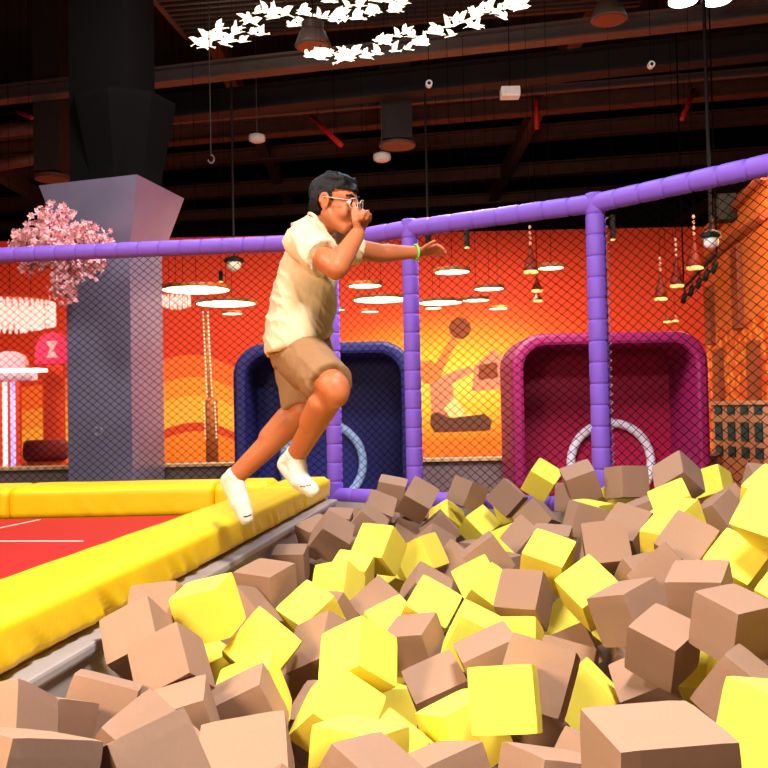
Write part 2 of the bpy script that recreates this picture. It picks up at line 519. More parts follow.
# ------------------------------------------------------------------ padded arches with rings
def rrect(w, h, r, n=10):
    out = []
    for cx, cz, a0 in ((w / 2 - r, h - r, 0), (-w / 2 + r, h - r, PI / 2)):
        for i in range(n + 1):
            a = a0 + PI / 2 * i / n
            out.append((cx + r * math.cos(a), cz + r * math.sin(a)))
    out += [(-w / 2, 0), (w / 2, 0)]
    return out
def arch(name, px0, px1, pytop, d, cols, label, ringlabel):
    pc = at((px0 + px1) / 2, pytop, d)
    w = (px1 - px0) / FPX * d; h = pc.z - ZFL
    M1, M2, M3 = cols
    root = thing(name, label, 'padded arch', (pc.x, pc.y, ZFL), 'padded arches behind the net')
    Y0, Y1 = pc.y, pc.y + 0.75
    th = 0.10
    bm = bmesh.new(); R_ = []
    for ins, y in ((0, Y1), (0, Y0 + .035), (.008, Y0 + .010), (.03, Y0), (th - .03, Y0), (th - .008, Y0 + .010), (th, Y0 + .035), (th, Y1)):
        R_.append([bm.verts.new((pc.x + x, y, ZFL + z)) for x, z in rrect(w - 2 * ins, h - ins, 0.26 - ins * .7)])
    n = len(R_[0])
    order = list(range(n - 2)); order = [n - 1] + order + [n - 2]     # right foot, over the top, left foot
    for A, B in zip(R_, R_[1:] + R_[:1]):
        for k, l in zip(order, order[1:]): bm.faces.new((A[k], A[l], B[l], B[k]))
    for e in (order[0], order[-1]): bm.faces.new([q[e] for q in R_])
    obj('frame', bm, M1, root, smooth=False)
    bm = bmesh.new()
    pts = rrect(w - 0.02, h - 0.01, 0.25)
    E, F_ = [bm.verts.new((pc.x + x, Y1 - 0.03, ZFL + z)) for x, z in pts], [bm.verts.new((pc.x + x, Y1 + 0.02, ZFL + z)) for x, z in pts]
    bm.faces.new(E); bm.faces.new(F_[::-1])
    for k in range(len(E)): bm.faces.new((E[k], E[(k + 1) % len(E)], F_[(k + 1) % len(E)], F_[k]))
    obj('back_panel', bm, M2, root)
    bm = bmesh.new()
    sc = (d + 0.7) / FPX
    rc = at((px0 + px1) / 2 + 1, 463, d + 0.68)
    rr = 40 * sc
    pts = [(rc.x + rr * math.cos(a), Y1 - 0.06, rc.z + rr * math.sin(a)) for a in [2 * PI * k / 48 for k in range(48)]]
    tube(bm, pts, 4.4 * sc, 10, closed=True)
    rg = obj('ring', bm, M3, root, smooth=True)
    rg['label'] = ringlabel
M_navy = mat('navy_vinyl', srgb(36, 32, 88), 0.5); M_navy2 = mat('dark_navy_vinyl', srgb(34, 36, 112), 0.55)
M_mag = mat('magenta_vinyl', srgb(140, 24, 78), 0.5); M_mag2 = mat('dark_crimson_vinyl', srgb(165, 22, 66), 0.55)
M_ringb = mat('pale_blue_ring', srgb(170, 200, 240), 0.5); M_ringw = mat('pale_grey_ring', srgb(232, 228, 236), 0.5)
arch('padded_arch', 232, 412, 342, 7.3, (M_navy, M_navy2, M_ringb), 'navy blue padded arch behind the net, pale blue ring inside', 'pale blue ring')
arch('padded_arch', 511, 708, 332, 7.3, (M_mag, M_mag2, M_ringw), 'magenta padded arch with a dark crimson back behind the right post', 'pale grey ring')

# ------------------------------------------------------------------ mirrored column
M_col = mat('brushed_grey_cladding', srgb(160, 152, 182), 0.28, metal=0.5, vary=0.06, scale=4)
A, B, C = at(67, 350, 8.1), at(131, 350, 7.9), at(163, 350, 8.5)
A.z = B.z = C.z = 0; D_ = A + C - B
cc = (A + C) / 2
colm = thing('clad_column', 'grey metal clad column flaring out at its top, behind the netting at left', 'column', (cc.x, cc.y, ZFL))
bm = bmesh.new()
zt, zm = at(110, 177, 7.8).z, at(110, 250, 8).z
hexa(bm, [Vector((p.x, p.y, ZFL)) for p in (A, B, C, D_)] + [Vector((p.x, p.y, zm)) for p in (A, B, C, D_)])
obj('shaft', bm, M_col, colm)
bm = bmesh.new()
ex = lambda p, k, z: Vector((cc.x + (p.x - cc.x) * k, cc.y + (p.y - cc.y) * k, z))
hexa(bm, [ex(p, 1.0, zm) for p in (A, B, C, D_)] + [ex(p, 1.52, zt) for p in (A, B, C, D_)])
obj('flared_capital', bm, M_col, colm)
bm = bmesh.new()                                   # small bracket mark on the shaft
s = at(99, 431, 7.99)
ux = (B - A).normalized(); ny = Vector((ux.y, -ux.x, 0))
s = A + ux * ((s - A).dot(ux)) + Vector((0, 0, s.z)) 
for dx in (-1, 1):
    for dz in (-1, 1):
        p = s + ux * (0.035 * dx) + Vector((0, 0, 0.03 * dz))
        for q in (ux * (-0.022 * dx), Vector((0, 0, -0.02 * dz))):
            tube(bm, [p + ny * 0.002, p + q + ny * 0.002], 0.004, 5)
obj('corner_mark', bm, M_white, colm)
M_dk = mat('matt_black', srgb(8, 6, 6), 1.0, spec=0.1)
dark = thing('dark_column', 'black column head rising from the grey clad column to the ceiling', 'column', (cc.x, cc.y, zt))
bm = bmesh.new()
hexa(bm, [ex(p, 0.9, zt + 0.005) for p in (A, B, C, D_)] + [ex(p, 0.9, 8.19) for p in (A, B, C, D_)])
obj('shaft', bm, M_dk, dark)
bm = bmesh.new()
zk = at(130, 88, 7.8).z
lathe(bm, [(0.34, zt + 0.01), (0.35, zt + 0.15), (0.48, zk), (0.48, zk + 0.05), (0.3, zk + 0.1)], (cc.x + 0.10, cc.y, 0), 8)
obj('flare', bm, M_dk, dark)
# ================================================================== lamps and hanging things
M_cord = mat('black_cord', srgb(9, 7, 7), 0.95, spec=0.02)
M_disc = mat('lit_diffuser', (1, 0.9, 0.7, 1), 0.5, emit=(1, 0.80, 0.50, 1), estr=9.0)
M_rim = mat('amber_rim', srgb(150, 84, 40), 0.5)
CEIL = 8.2
def yh(px): return 408 - (px - 384) * math.tan(ROLL)
def disc_lamp(px, py, w, label):
    d = min(1.5 * FPX / (yh(px) - py), 15.4)
    p = at(px, py, d); r = w / 2 / FPX * d
    t = thing('disc_lamp', label, 'lamp', (p.x, p.y, p.z), 'round disc lamps in the orange hall')
    bm = bmesh.new(); lathe(bm, [(r * 0.93, -0.012), (r * 0.93, 0.01)], p, 40); obj('diffuser', bm, M_disc, t, smooth=False)
    bm = bmesh.new()
    prof = [(r * 0.94, -0.018), (r, -0.018), (r, 0.03), (r * 0.94, 0.03)]
    u = [2 * PI * k / 40 for k in range(40)]
    rings = [[bm.verts.new(p + Vector((a * math.cos(k), a * math.sin(k), h))) for k in u] for a, h in prof]
    for A, B in zip(rings, rings[1:] + rings[:1]):
        for k in range(40): bm.faces.new((A[k], A[(k + 1) % 40], B[(k + 1) % 40], B[k]))
    bm.faces.new(rings[3])
    obj('rim', bm, M_rim, t)
    bm = bmesh.new(); tube(bm, [p + Vector((0, 0, 0.02)), Vector((p.x, p.y, CEIL))], 0.003, 6); obj('cord', bm, M_cord, t)
for px, py, w, lab in [
    (196, 289, 70, 'large lit disc lamp hanging beside the grey column, higher of two'),
    (226, 303, 62, 'large lit disc lamp right of the grey column, lower of two'),
    (232, 313, 21, 'small lit disc lamp just below the lower large disc by the column'),
    (365, 285, 35, 'lit disc lamp in front of the jumper above a wider disc'),
    (381, 299, 58, 'wide lit disc lamp touching the middle purple post on its left'),
    (340, 309, 11, 'tiny lit disc lamp close to the front of the cream shirt'),
    (370, 311, 18, 'thin small lit disc lamp below the wide one left of the middle post'),
    (440, 302, 46, 'wide lit disc lamp touching the middle purple post on its right'),
    (433, 307.5, 18, 'thin small lit disc lamp directly below the wide one right of the middle post'),
    (452, 271, 37, 'bright lit disc lamp under the stretched out hand'),
    (489, 288, 31, 'lit disc lamp between the two purple posts, middle height'),
    (476, 299.5, 28, 'thin lit disc lamp right of the wide one by the middle post'),
    (498, 308, 19, 'lowest small lit disc lamp between the two purple posts'),
    (551, 267, 27, 'lit disc lamp among the red bottle pendants near the right post')]:
    disc_lamp(px, py, w, lab)

# red bottle pendants
M_terra = mat('terracotta_pendant', srgb(128, 36, 18), 0.5, vary=0.1)
M_glowrim = mat('glowing_amber', (1, 0.6, 0.2, 1), 0.5, emit=(1, 0.55, 0.15, 1), estr=1.6)
M_beads = mat('pale_beads', srgb(220, 170, 140), 0.5)
def pendant(px, ytop, yneck, yb, wb, d, label):
    p = at(px, yb, d); zn = at(px, yneck, d).z; zt_ = at(px, ytop, d).z; r = wb / 2 / FPX * d; H = zn - p.z
    t = thing('bottle_pendant', label, 'lamp', (p.x, p.y, p.z), 'red bottle shaped pendants')
    bm = bmesh.new(); lathe(bm, [(r * 0.9, 0.01), (r, 0.02), (r * 0.85, H * 0.3), (r * 0.42, H * 0.62), (r * 0.25, H * 0.85), (r * 0.22, H)], p, 20); obj('shade', bm, M_terra, t, smooth=True)
    bm = bmesh.new(); lathe(bm, [(r * 0.95, -0.012), (r * 0.95, 0.012)], p, 20); obj('light_ring', bm, M_glowrim, t)
    bm = bmesh.new(); tube(bm, [p + Vector((0, 0, H)), Vector((p.x, p.y, CEIL))], 0.003, 5); obj('cord', bm, M_cord, t)
    if zt_ - zn > 0.15:
        bm = bmesh.new()
        k = int((zt_ - zn) / 0.06)
        for i in range(k): ellipsoid(bm, (p.x, p.y, zn + 0.03 + i * 0.06), (0.017, 0.017, 0.024), seg=8, rings=6)
        obj('bead_string', bm, M_beads, t, smooth=True)
for a in [(531, 219, 246, 272, 15, 10.0, 'red bottle pendant on a beaded string, left of the right post'),
          (537, 276, 278, 291, 12, 11.5, 'smaller red pendant below the beaded one left of the right post'),
          (538, 290, 292, 301, 10, 13.0, 'lowest and smallest red pendant left of the right post'),
          (661, 254, 272, 299, 13, 10.0, 'red bottle pendant, leftmost and lowest of three above the magenta arch'),
          (677, 236, 258, 286, 14, 10.0, 'red bottle pendant, middle of three above the magenta arch'),
          (695, 210, 236, 268, 17, 9.6, 'red bottle pendant, rightmost and highest of three above the magenta arch'),
          (667, 312, 314, 322, 7, 13.5, 'tiny red pendant just above the top of the magenta arch, left one'),
          (675, 310, 313, 321, 7, 13.5, 'tiny red pendant just above the top of the magenta arch, right one')]:
    pendant(*a)

# ceiling fixtures
def rod_lamp(px, ytop, yb, d, label, head=True):
    p = at(px, yb, d); q = at(px, ytop, d)
    t = thing('rod_spotlight', label, 'lamp', (p.x, p.y, p.z))
    bm = bmesh.new(); tube(bm, [p + Vector((0, 0, 0.05)), Vector((p.x, p.y, CEIL))], 0.016, 8); obj('rod', bm, M_black, t)
    bm = bmesh.new(); k_ = d / 8; lathe(bm, [(0.09 * k_, 0.0), (0.085 * k_, 0.04), (0.03 * k_, 0.07)], p, 16); obj('cap', bm, M_black, t, smooth=True)
    bm = bmesh.new(); ellipsoid(bm, p - Vector((0, 0, 0.035)), (0.065 * k_, 0.065 * k_, 0.06 * k_)); obj('bulb_cover', bm, M_white, t, smooth=True)
rod_lamp(234, 118, 262, 11.6, 'white spotlight on a long black rod, above the disc lamps at left')
rod_lamp(711, 80, 238, 7.9, 'white spotlight on a long black rod, right of the right post')
def rod(px, y0, y1, d, label):
    p, q = at(px, y1, d), at(px, y0, d)
    t = thing('hanging_rod', label, 'rod', (p.x, p.y, p.z))
    bm = bmesh.new(); tube(bm, [p, Vector((p.x, p.y, CEIL))], 0.016, 8); obj('pole', bm, M_black, t)
    bm = bmesh.new(); lathe(bm, [(0.035, -0.1), (0.035, 0.06), (0.024, 0.08)], p, 12); obj('end_sleeve', bm, M_black, t)
rod(428, 90, 236, 11.7, 'long black rod hanging behind the stretched out arm')
def cyl(px, y0, y1, w, d, label):
    p, q = at(px, y1, d), at(px, y0, d); r = w / 2 / FPX * d
    t = thing('cylinder_spotlight', label, 'lamp', (p.x, p.y, p.z), 'small black cylinder spotlights')
    bm = bmesh.new(); lathe(bm, [(r, 0.01), (r, q.z - p.z)], p, 14); obj('housing', bm, M_black, t)
    bm = bmesh.new(); lathe(bm, [(r * 0.8, -0.004), (r * 0.8, 0.012)], p, 14); obj('lens', bm, M_glowrim, t)
    bm = bmesh.new(); tube(bm, [q, Vector((p.x, p.y, CEIL))], 0.003, 5); obj('cord', bm, M_cord, t)
cyl(467, 229, 248, 5.5, 10, 'black cylinder spotlight under the rail between the two purple posts')
cyl(613, 215, 240, 5.5, 10, 'black cylinder spotlight just right of the right purple post top')
cyl(221, 271, 282, 4.5, 12, 'black cylinder spotlight over the disc lamp beside the column')

def bell(px, py, w, d, label):                      # industrial high bay lamp
    p = at(px, py, d); r = w / 2 / FPX * d
    t = thing('high_bay_lamp', label, 'lamp', (p.x, p.y, p.z))
    bm = bmesh.new(); lathe(bm, [(r * 0.97, 0.0), (r, 0.01), (r * 0.72, r * 0.75), (r * 0.6, r * 0.9)], p, 28); obj('reflector', bm, mat('dull_aluminium', srgb(92, 74, 66), 0.5), t, smooth=True)
    bm = bmesh.new(); lathe(bm, [(r * 0.6, r * 0.9), (r * 0.62, r * 1.3), (r * 0.4, r * 1.5)], p, 20); obj('housing', bm, mat('ribbed_housing', srgb(74, 58, 52), 0.5), t)
    bm = bmesh.new(); lathe(bm, [(r * 0.86, -0.006), (r * 0.86, 0.004)], p, 28); obj('lens', bm, mat('unlit_lens', srgb(84, 62, 50), 0.2), t)
    bm = bmesh.new(); tube(bm, [p + Vector((0, 0, r * 1.5)), Vector((p.x, p.y, CEIL))], 0.006, 5); obj('cord', bm, M_cord, t)
bell(313, 47, 37, 9.0, 'unlit grey high bay lamp between the two bird light swarms')
bell(609, 20, 37, 9.0, 'unlit grey high bay lamp right of the bird light swarms')
M_oval = mat('cool_lit_panel', (0.9, 1, 1, 1), 0.4, emit=(0.75, 0.95, 1.0, 1), estr=7.0)
for px, py, lab in ((683, 1, 'bright white lamp at the top edge, left of a pair'), (717, 0, 'bright white lamp at the top edge, right of a pair')):
    p = at(px, py, 9.0)
    t = thing('lit_high_bay_lamp', lab, 'lamp', (p.x, p.y, p.z))
    bm = bmesh.new(); lathe(bm, [(0.14, -0.01), (0.14, 0.01)], p, 28); obj('lens', bm, M_oval, t)
    bm = bmesh.new(); lathe(bm, [(0.155, 0.012), (0.12, 0.12), (0.08, 0.25)], p, 28); obj('reflector', bm, M_steel, t, smooth=True)
    bm = bmesh.new(); tube(bm, [p + Vector((0, 0, 0.24)), Vector((p.x, p.y, CEIL))], 0.006, 5); obj('cord', bm, M_cord, t)

def dome_sensor(px, py, w, d, label):
    p = at(px, py, d); r = w / 2 / FPX * d
    t = thing('dome_sensor', label, 'sensor', (p.x, p.y, p.z), 'white hanging dome sensors')
    bm = bmesh.new(); lathe(bm, [(r * 0.6, -r * 0.5), (r * 0.95, -r * 0.3), (r, 0), (r * 0.95, r * 0.3), (r * 0.4, r * 0.5)], p, 20); obj('dome', bm, M_white, t, smooth=True)
    bm = bmesh.new(); tube(bm, [p + Vector((0, 0, r * 0.4)), Vector((p.x, p.y, CEIL))], 0.007, 6); obj('stem', bm, M_steel, t)
dome_sensor(257, 138, 17, 12, 'white dome sensor hanging upper left of the jumper')
dome_sensor(382, 157, 18, 12, 'white dome sensor hanging upper right of the jumper, lower of two')
def box_thing(name, px, py, w, h, d, dep, m_, label, cat, hang=True):
    c = at(px, py, d); W_, H_ = w / 2 / FPX * d, h / 2 / FPX * d
    t = thing(name, label, cat, (c.x, c.y, c.z - H_))
    bm = bmesh.new(); box(bm, (c.x - W_, c.y - dep / 2, c.z - H_), (c.x + W_, c.y + dep / 2, c.z + H_)); bevel(bm, min(W_, H_) * 0.2, 2); obj('body', bm, m_, t)
    if hang:
        bm = bmesh.new(); tube(bm, [(c.x, c.y, c.z + H_ * .9), (c.x, c.y, CEIL)], 0.005, 5); obj('hanger', bm, M_cord, t)
    return t
box_thing('white_sensor_box', 510, 93, 19, 10, 9.5, 0.15, M_white, 'white box sensor hanging in the dark ceiling above the rail middle', 'sensor')
for px, py, lab in ((429, 84, 'small round white camera below the second bird swarm'), (651, 65, 'small round white camera in the dark ceiling at right')):
    c = at(px, py, 9.5)
    t = thing('ceiling_camera', lab, 'camera', (c.x, c.y, c.z))
    bm = bmesh.new(); lathe(bm, [(0.036, -0.03), (0.036, 0.03)], c, 18, Vector((0, 1, 0))); obj('body', bm, M_white, t)
    bm = bmesh.new(); lathe(bm, [(0.018, -0.036), (0.018, -0.028)], c, 14, Vector((0, 1, 0))); obj('lens', bm, M_black, t)
    bm = bmesh.new(); tube(bm, [c + Vector((0, 0, 0.03)), Vector((c.x, c.y, CEIL))], 0.004, 5); obj('stem', bm, M_cord, t)
# chain hoist hook at left
c = at(211, 155, 9); q = at(210, 100, 9)
t = thing('hanging_chain', 'thin pale chain with a hook hanging right of the dark column', 'chain', (c.x, c.y, c.z))
bm = bmesh.new(); tube(bm, [c, (q.x, q.y, CEIL)], 0.006, 6); obj('chain', bm, M_raft, t)
bm = bmesh.new(); tube(bm, [c + Vector((0.03 * math.sin(a), 0, -0.04 + 0.04 * math.cos(a))) for a in [0.3 * k for k in range(16)]], 0.01, 6); obj('hook', bm, M_steel, t)
# ventilation unit
c = at(397, 132, 12.4)
t = thing('ventilation_unit', 'dark square ventilation duct with a round grille, upper right of the jumper', 'duct', (c.x, c.y, c.z - 0.25))
bm = bmesh.new(); box(bm, (c.x - 0.2, c.y - 0.25, c.z - 0.15), (c.x + 0.2, c.y + 0.25, CEIL)); obj('duct', bm, M_beam if False else M_raft, t)
bm = bmesh.new(); lathe(bm, [(0.25, -0.2), (0.26, -0.17), (0.2, -0.15)], c, 24); obj('grille', bm, M_steel, t)
# red sprinkler pipes
def hangers(o, pts):
    bm = bmesh.new()
    for f in (.2, .8):
        q = pts[0].lerp(pts[-1], f); tube(bm, [q, Vector((q.x, q.y, CEIL))], .004, 5)
    obj('hanger', bm, M_cord, o)
def pipe(pts, r, label, name='sprinkler_pipe'):
    bm = bmesh.new(); tube(bm, [at(*p) for p in pts], r, 10)
    o = tag(obj(name, bm, M_redpipe, smooth=True), label, 'pipe', None)
    hangers(o, [at(*p) for p in pts]); return o
pipe([(312, 117, 13), (341, 145, 11.5)], 0.035, 'short red pipe slanting down above the jumper head')
pipe([(277, 83, 13), (289, 92, 12.5)], 0.03, 'shortest red pipe, upper left under the first bird swarm')
pipe([(536, 100, 13), (537, 129, 13)], 0.035, 'short vertical red pipe in the dark ceiling, centre right')
pipe([(694, 90, 13), (682, 119, 12.6)], 0.035, 'short red pipe slanting in the dark ceiling at far right')
pipe([(640, 62, 12.5), (735, 52, 11.5)], 0.03, 'long thin red pipe running level at top right')
pipe([(18, 112, 12), (32, 118, 11.6)], 0.025, 'red pipe stub at the far left of the dark ceiling')
# round duct and conduit bundles at left
for (x0, y0, x1, y1, d, r, lab) in ((-40, 135, 75, 122, 13, 0.10, 'round brown duct at the upper left, higher one'), (-40, 172, 80, 150, 14, 0.10, 'round brown duct at the upper left, lower one')):
    bm = bmesh.new(); tube(bm, [at(x0, y0, d), at(x1, y1, d)], r, 14); hangers(tag(obj('round_duct', bm, M_beam, smooth=True), lab, 'duct'), [at(x0, y0, d), at(x1, y1, d)])
c = at(52, 165, 12); t = thing('ceiling_fan_unit', 'dark fan unit with a round base left of the black column head', 'duct', (c.x, c.y, c.z - .2))
bm = bmesh.new(); box(bm, (c.x - .17, c.y - .2, c.z - .12), (c.x + .17, c.y + .2, CEIL)); obj('duct', bm, M_raft, t)
bm = bmesh.new(); lathe(bm, [(0.22, -0.2), (0.23, -0.15), (0.17, -0.12)], c, 22); obj('grille', bm, M_beam, t)

# ------------------------------------------------------------------ glowing birds
M_bird = mat('lit_bird', (1, 0.93, 0.8, 1), 0.5, emit=(1, 0.87, 0.64, 1), estr=1.7)
def bird_mesh():
    bm = bmesh.new()
    cone(bm, (-0.07, 0, 0), (0.05, 0, 0.004), 0.006, 0.015, n=8)
    ellipsoid(bm, (0.066, 0, 0.01), (0.016, 0.011, 0.011), seg=8, rings=6)
    cone(bm, (0.078, 0, 0.01), (0.098, 0, 0.006), 0.005, 0.001, rnd=False, n=6)
    for s in (-1, 1):
        pts = [(0.045, 0.008 * s, 0.006), (-0.03, 0.008 * s, 0.004), (-0.04, 0.055 * s, 0.045), (-0.055, 0.105 * s, 0.085), (0.008, 0.075 * s, 0.075), (0.042, 0.04 * s, 0.045)]
        a = [bm.verts.new(Vector(p) + Vector((0, 0, 0.002))) for p in pts]; b = [bm.verts.new(Vector(p) - Vector((0, 0, 0.002))) for p in pts]
        bm.faces.new(a); bm.faces.new(b[::-1])
        for k in range(6): bm.faces.new((a[k], a[(k + 1) % 6], b[(k + 1) % 6], b[k]))
    pts = [(-0.06, 0, 0.002), (-0.11, 0.024, -0.004), (-0.105, 0, -0.004), (-0.11, -0.024, -0.004)]
    a = [bm.verts.new(Vector(p) + Vector((0, 0, 0.002))) for p in pts]; b = [bm.verts.new(Vector(p) - Vector((0, 0, 0.002))) for p in pts]
    bm.faces.new(a); bm.faces.new(b[::-1])
    for k in range(4): bm.faces.new((a[k], a[(k + 1) % 4], b[(k + 1) % 4], b[k]))
    bmesh.ops.recalc_face_normals(bm, faces=bm.faces[:])
    me = bpy.data.meshes.new('bird'); bm.to_mesh(me); bm.free(); me.materials.append(M_bird)
    return me
BM_ = bird_mesh()
rb = random.Random(3)
ZRAFT = raft.location.z - 0.002
def swarm(path, n, th, d0, d1, label):
    P0_ = at(path[0][0], path[0][1], d0); P1_ = at(path[-1][0], path[-1][1], d1)
    mid = (P0_ + P1_) / 2
    root = thing('bird_chandelier', label, 'chandelier', (mid.x, mid.y, ZRAFT))
    bw = bmesh.new()
    for i in range(n):
        u = (i + rb.random() * 0.8) / n * (len(path) - 1); k = min(int(u), len(path) - 2); f = u - k
        x = path[k][0] * (1 - f) + path[k + 1][0] * f; y = path[k][1] * (1 - f) + path[k + 1][1] * f
        e = min(1.0, 0.35 + 3 * min(i / n, 1 - i / n))
        p = at(x + rb.uniform(-5, 5), y + rb.uniform(-th, th) * e, d0 + (d1 - d0) * i / n + rb.uniform(-0.4, 0.4))
        o = mobj('bird', BM_, None)
        o.location = p - Vector((mid.x, mid.y, ZRAFT))
        o.rotation_euler = (rb.uniform(-0.5, 0.5), rb.uniform(-0.35, 0.25), rb.choice((0, 0, PI)) + rb.uniform(-0.7, 0.7) if rb.random() < .6 else PI + rb.uniform(-0.6, 0.6))
        s = rb.uniform(0.56, 0.78) * d0 / 8.3; o.scale = (s, s, s); o.parent = root
        tube(bw, [p, Vector((p.x, p.y, ZRAFT))], 0.0012, 3, cap=False)
    obj('suspension_wires', bw, M_cord, root)
    return
swarm([(196, 44), (230, 34), (270, 20), (320, 10), (365, 8), (408, 9)], 60, 12, 9.9, 9.4, 'swarm of glowing white birds at the top, left and wider of two')
swarm([(312, 60), (352, 52), (400, 43), (450, 28), (490, 15), (528, 4)], 54, 9, 8.3, 7.5, 'swarm of glowing white birds at the top, right and narrower of two')

# ------------------------------------------------------------------ cherry blossom
M_pink = mat('pink_petals', srgb(244, 182, 186), 0.7, vary=0.12, scale=40); M_bark = mat('dark_bark', srgb(70, 45, 38), 0.8)
rc_ = random.Random(12)
b0 = at(56, 262, 7.25)
tree = thing('cherry_blossom_branch', 'pink cherry blossom branches spreading from the left edge of the grey column', 'blossom', (b0.x, b0.y, b0.z))
bm = bmesh.new(); ends = []
root_ = at(71, 300, 8.06)
tube(bm, [root_, at(66, 285, 7.7), b0], [0.03, 0.024, 0.018], 8)
for px, py, dd in [(22, 238, 0), (30, 232, .2), (45, 215, -.1), (62, 212, .1), (75, 232, 0), (90, 230, -.2), (105, 240, .1), (48, 235, -.2), (66, 250, -.25), (88, 268, -.2), (30, 265, .1), (64, 285, -.2), (70, 272, -.1), (95, 258, -.2), (40, 255, -.2), (18, 248, .15), (58, 225, .1), (66, 296, -.15), (80, 245, 0)]:
    e = at(px, py, 7.25 + dd); mid = (b0 + e) / 2 + Vector((0, 0, 0.08)); tube(bm, [b0, mid, e], [0.014, 0.01, 0.005], 6)
    for f in (0.35, 0.55, 0.75, 0.9, 1.0): ends.append((b0.lerp(mid, min(1, 2 * f)) if f < .5 else mid.lerp(e, 2 * f - 1), 0.034 + 0.012 * f))
obj('branches', bm, M_bark, tree, smooth=True)
bm = bmesh.new()
for e, s in ends:
    for _ in range(26):
        p = e + Vector((rc_.gauss(0, s), rc_.gauss(0, s), rc_.gauss(0, s * .8)))
        q = Quaternion((rc_.gauss(0, 1), rc_.gauss(0, 1), rc_.gauss(0, 1), rc_.gauss(0, 1))).normalized()
        r = rc_.uniform(0.022, 0.034)
        for k in range(5):
            a = 2 * PI * k / 5; da = 0.5
            pts = [Vector((0, 0, 0)), Vector((r * .7 * math.cos(a - da), r * .7 * math.sin(a - da), r * .35)), Vector((r * math.cos(a), r * math.sin(a), r * .5)), Vector((r * .7 * math.cos(a + da), r * .7 * math.sin(a + da), r * .35))]
            bm.faces.new([bm.verts.new(p + q @ v) for v in pts])
bo = obj('blossoms', bm, M_pink, tree); bo['kind'] = 'stuff'

# ------------------------------------------------------------------ pink corner at the far left
M_crys = mat('pink_glowing_crystal', (1, 0.6, 0.55, 1), 0.3, emit=(1, 0.50, 0.44, 1), estr=1.0)
def crystal(px, py, w, h, d, label, n=46):
    c = at(px, py, d); r = w / 2 / FPX * d; H = h / FPX * d
    t = thing('crystal_chandelier', label, 'chandelier', (c.x, c.y, c.z))
    bm = bmesh.new(); lathe(bm, [(r, H * .35), (r, H * .42), (r * .3, H * .5)], c, 28); obj('ceiling_ring', bm, M_salmon, t)
    bm = bmesh.new()
    for ring_, f in ((1.0, 1.0), (0.7, 1.15), (0.35, 1.3)):
        k = max(4, int(n * ring_))
        for i in range(k):
            a = 2 * PI * i / k; x, y = c.x + r * ring_ * math.cos(a), c.y + r * ring_ * math.sin(a)
            for j in range(5):
                ellipsoid(bm, (x, y, c.z + H * .33 - (j + .5) * H * .16 * f), (H * .055, H * .055, H * .085), seg=6, rings=4)
    o = obj('crystal_strings', bm, M_crys, t); o['kind'] = 'stuff'
    bm = bmesh.new()
    for dx in (-.5, 0, .5): tube(bm, [(c.x + r * dx, c.y, c.z + H * .45), (c.x + r * dx, c.y, CEIL)], 0.003, 5)
    obj('cord', bm, M_cord, t)
crystal(10, 312, 84, 30, 10.5, 'large glowing pink crystal chandelier at the left edge')
crystal(176, 300, 28, 14, 12.5, 'small pink crystal chandelier right of the grey column', 20)
M_hot = mat('hot_pink_panel', srgb(220, 40, 100), 0.5); M_palep = mat('pale_pink', srgb(240, 190, 200), 0.5)
M_glowp = mat('glowing_white_edge', (1, .9, .85, 1), 0.4, emit=(1, 0.85, 0.8, 1), estr=4.0)
M_irid = mat('iridescent_tube', (0.8, 0.95, 0.9, 1), 0.3, emit=(0.75, 0.9, 0.85, 1), estr=0.9)
M_violet = mat('violet_tube', (0.6, 0.5, 0.9, 1), 0.3, emit=(0.6, 0.45, 0.95, 1), estr=0.9)
def dome_panel(name, px, pyt, pyb, w, d, m_, label, cat, mark=None):
    a = at(px, pyb, d); z1 = at(px, pyt, d).z; W_ = w / FPX * d; h = z1 - a.z
    t = thing(name, label, cat, (a.x, a.y, ZFL))
    bm = bmesh.new()
    pts = [(W_ / 2 * math.cos(x), h * (0.35 + .65 * math.sin(x))) for x in [PI * k / 20 for k in range(21)]] + [(-W_ / 2, 0), (W_ / 2, 0)]
    A = [bm.verts.new((a.x + x, a.y, a.z + z)) for x, z in pts]; B = [bm.verts.new((a.x + x, a.y + .12, a.z + z)) for x, z in pts]
    bm.faces.new(A); bm.faces.new(B[::-1])
    for k in range(len(pts)): bm.faces.new((A[k], A[(k + 1) % len(pts)], B[(k + 1) % len(pts)], B[k]))
    obj('panel', bm, m_, t)
    bm = bmesh.new(); box(bm, (a.x - W_ * .3, a.y + .02, ZFL), (a.x + W_ * .3, a.y + .1, a.z)); obj('stand', bm, M_salmon, t)
    if mark:
        bm = bmesh.new()
        for pts in ([(-.17, .72), (.17, .72), (.05, .46), (-.05, .46)], [(-.05, .46), (.05, .46), (.17, .2), (-.17, .2)]):
            F1 = [bm.verts.new((a.x + x * W_, a.y - .006, a.z + z * h)) for x, z in pts]; F2 = [bm.verts.new((a.x + x * W_, a.y + .002, a.z + z * h)) for x, z in pts]
            bm.faces.new(F1); bm.faces.new(F2[::-1])
            for k in range(4): bm.faces.new((F1[k], F1[(k + 1) % 4], F2[(k + 1) % 4], F2[k]))
        obj('hourglass_mark', bm, mark, t)
dome_panel('arched_sign', 52, 332, 364, 34, 12, M_hot, 'hot pink arched sign with a pale hourglass mark, left of the grey column', 'sign', M_palep)
dome_panel('domed_chair', 8, 351, 369, 34, 11.5, M_palep, 'pale pink domed chair back above the lit counter at the left edge', 'chair')
a_, b_ = at(-40, 371, 10.2), at(39, 370, 10.2)
t = thing('lit_counter', 'counter with a glowing white edge on shimmering legs, at the left edge', 'counter', (a_.x, a_.y, ZFL))
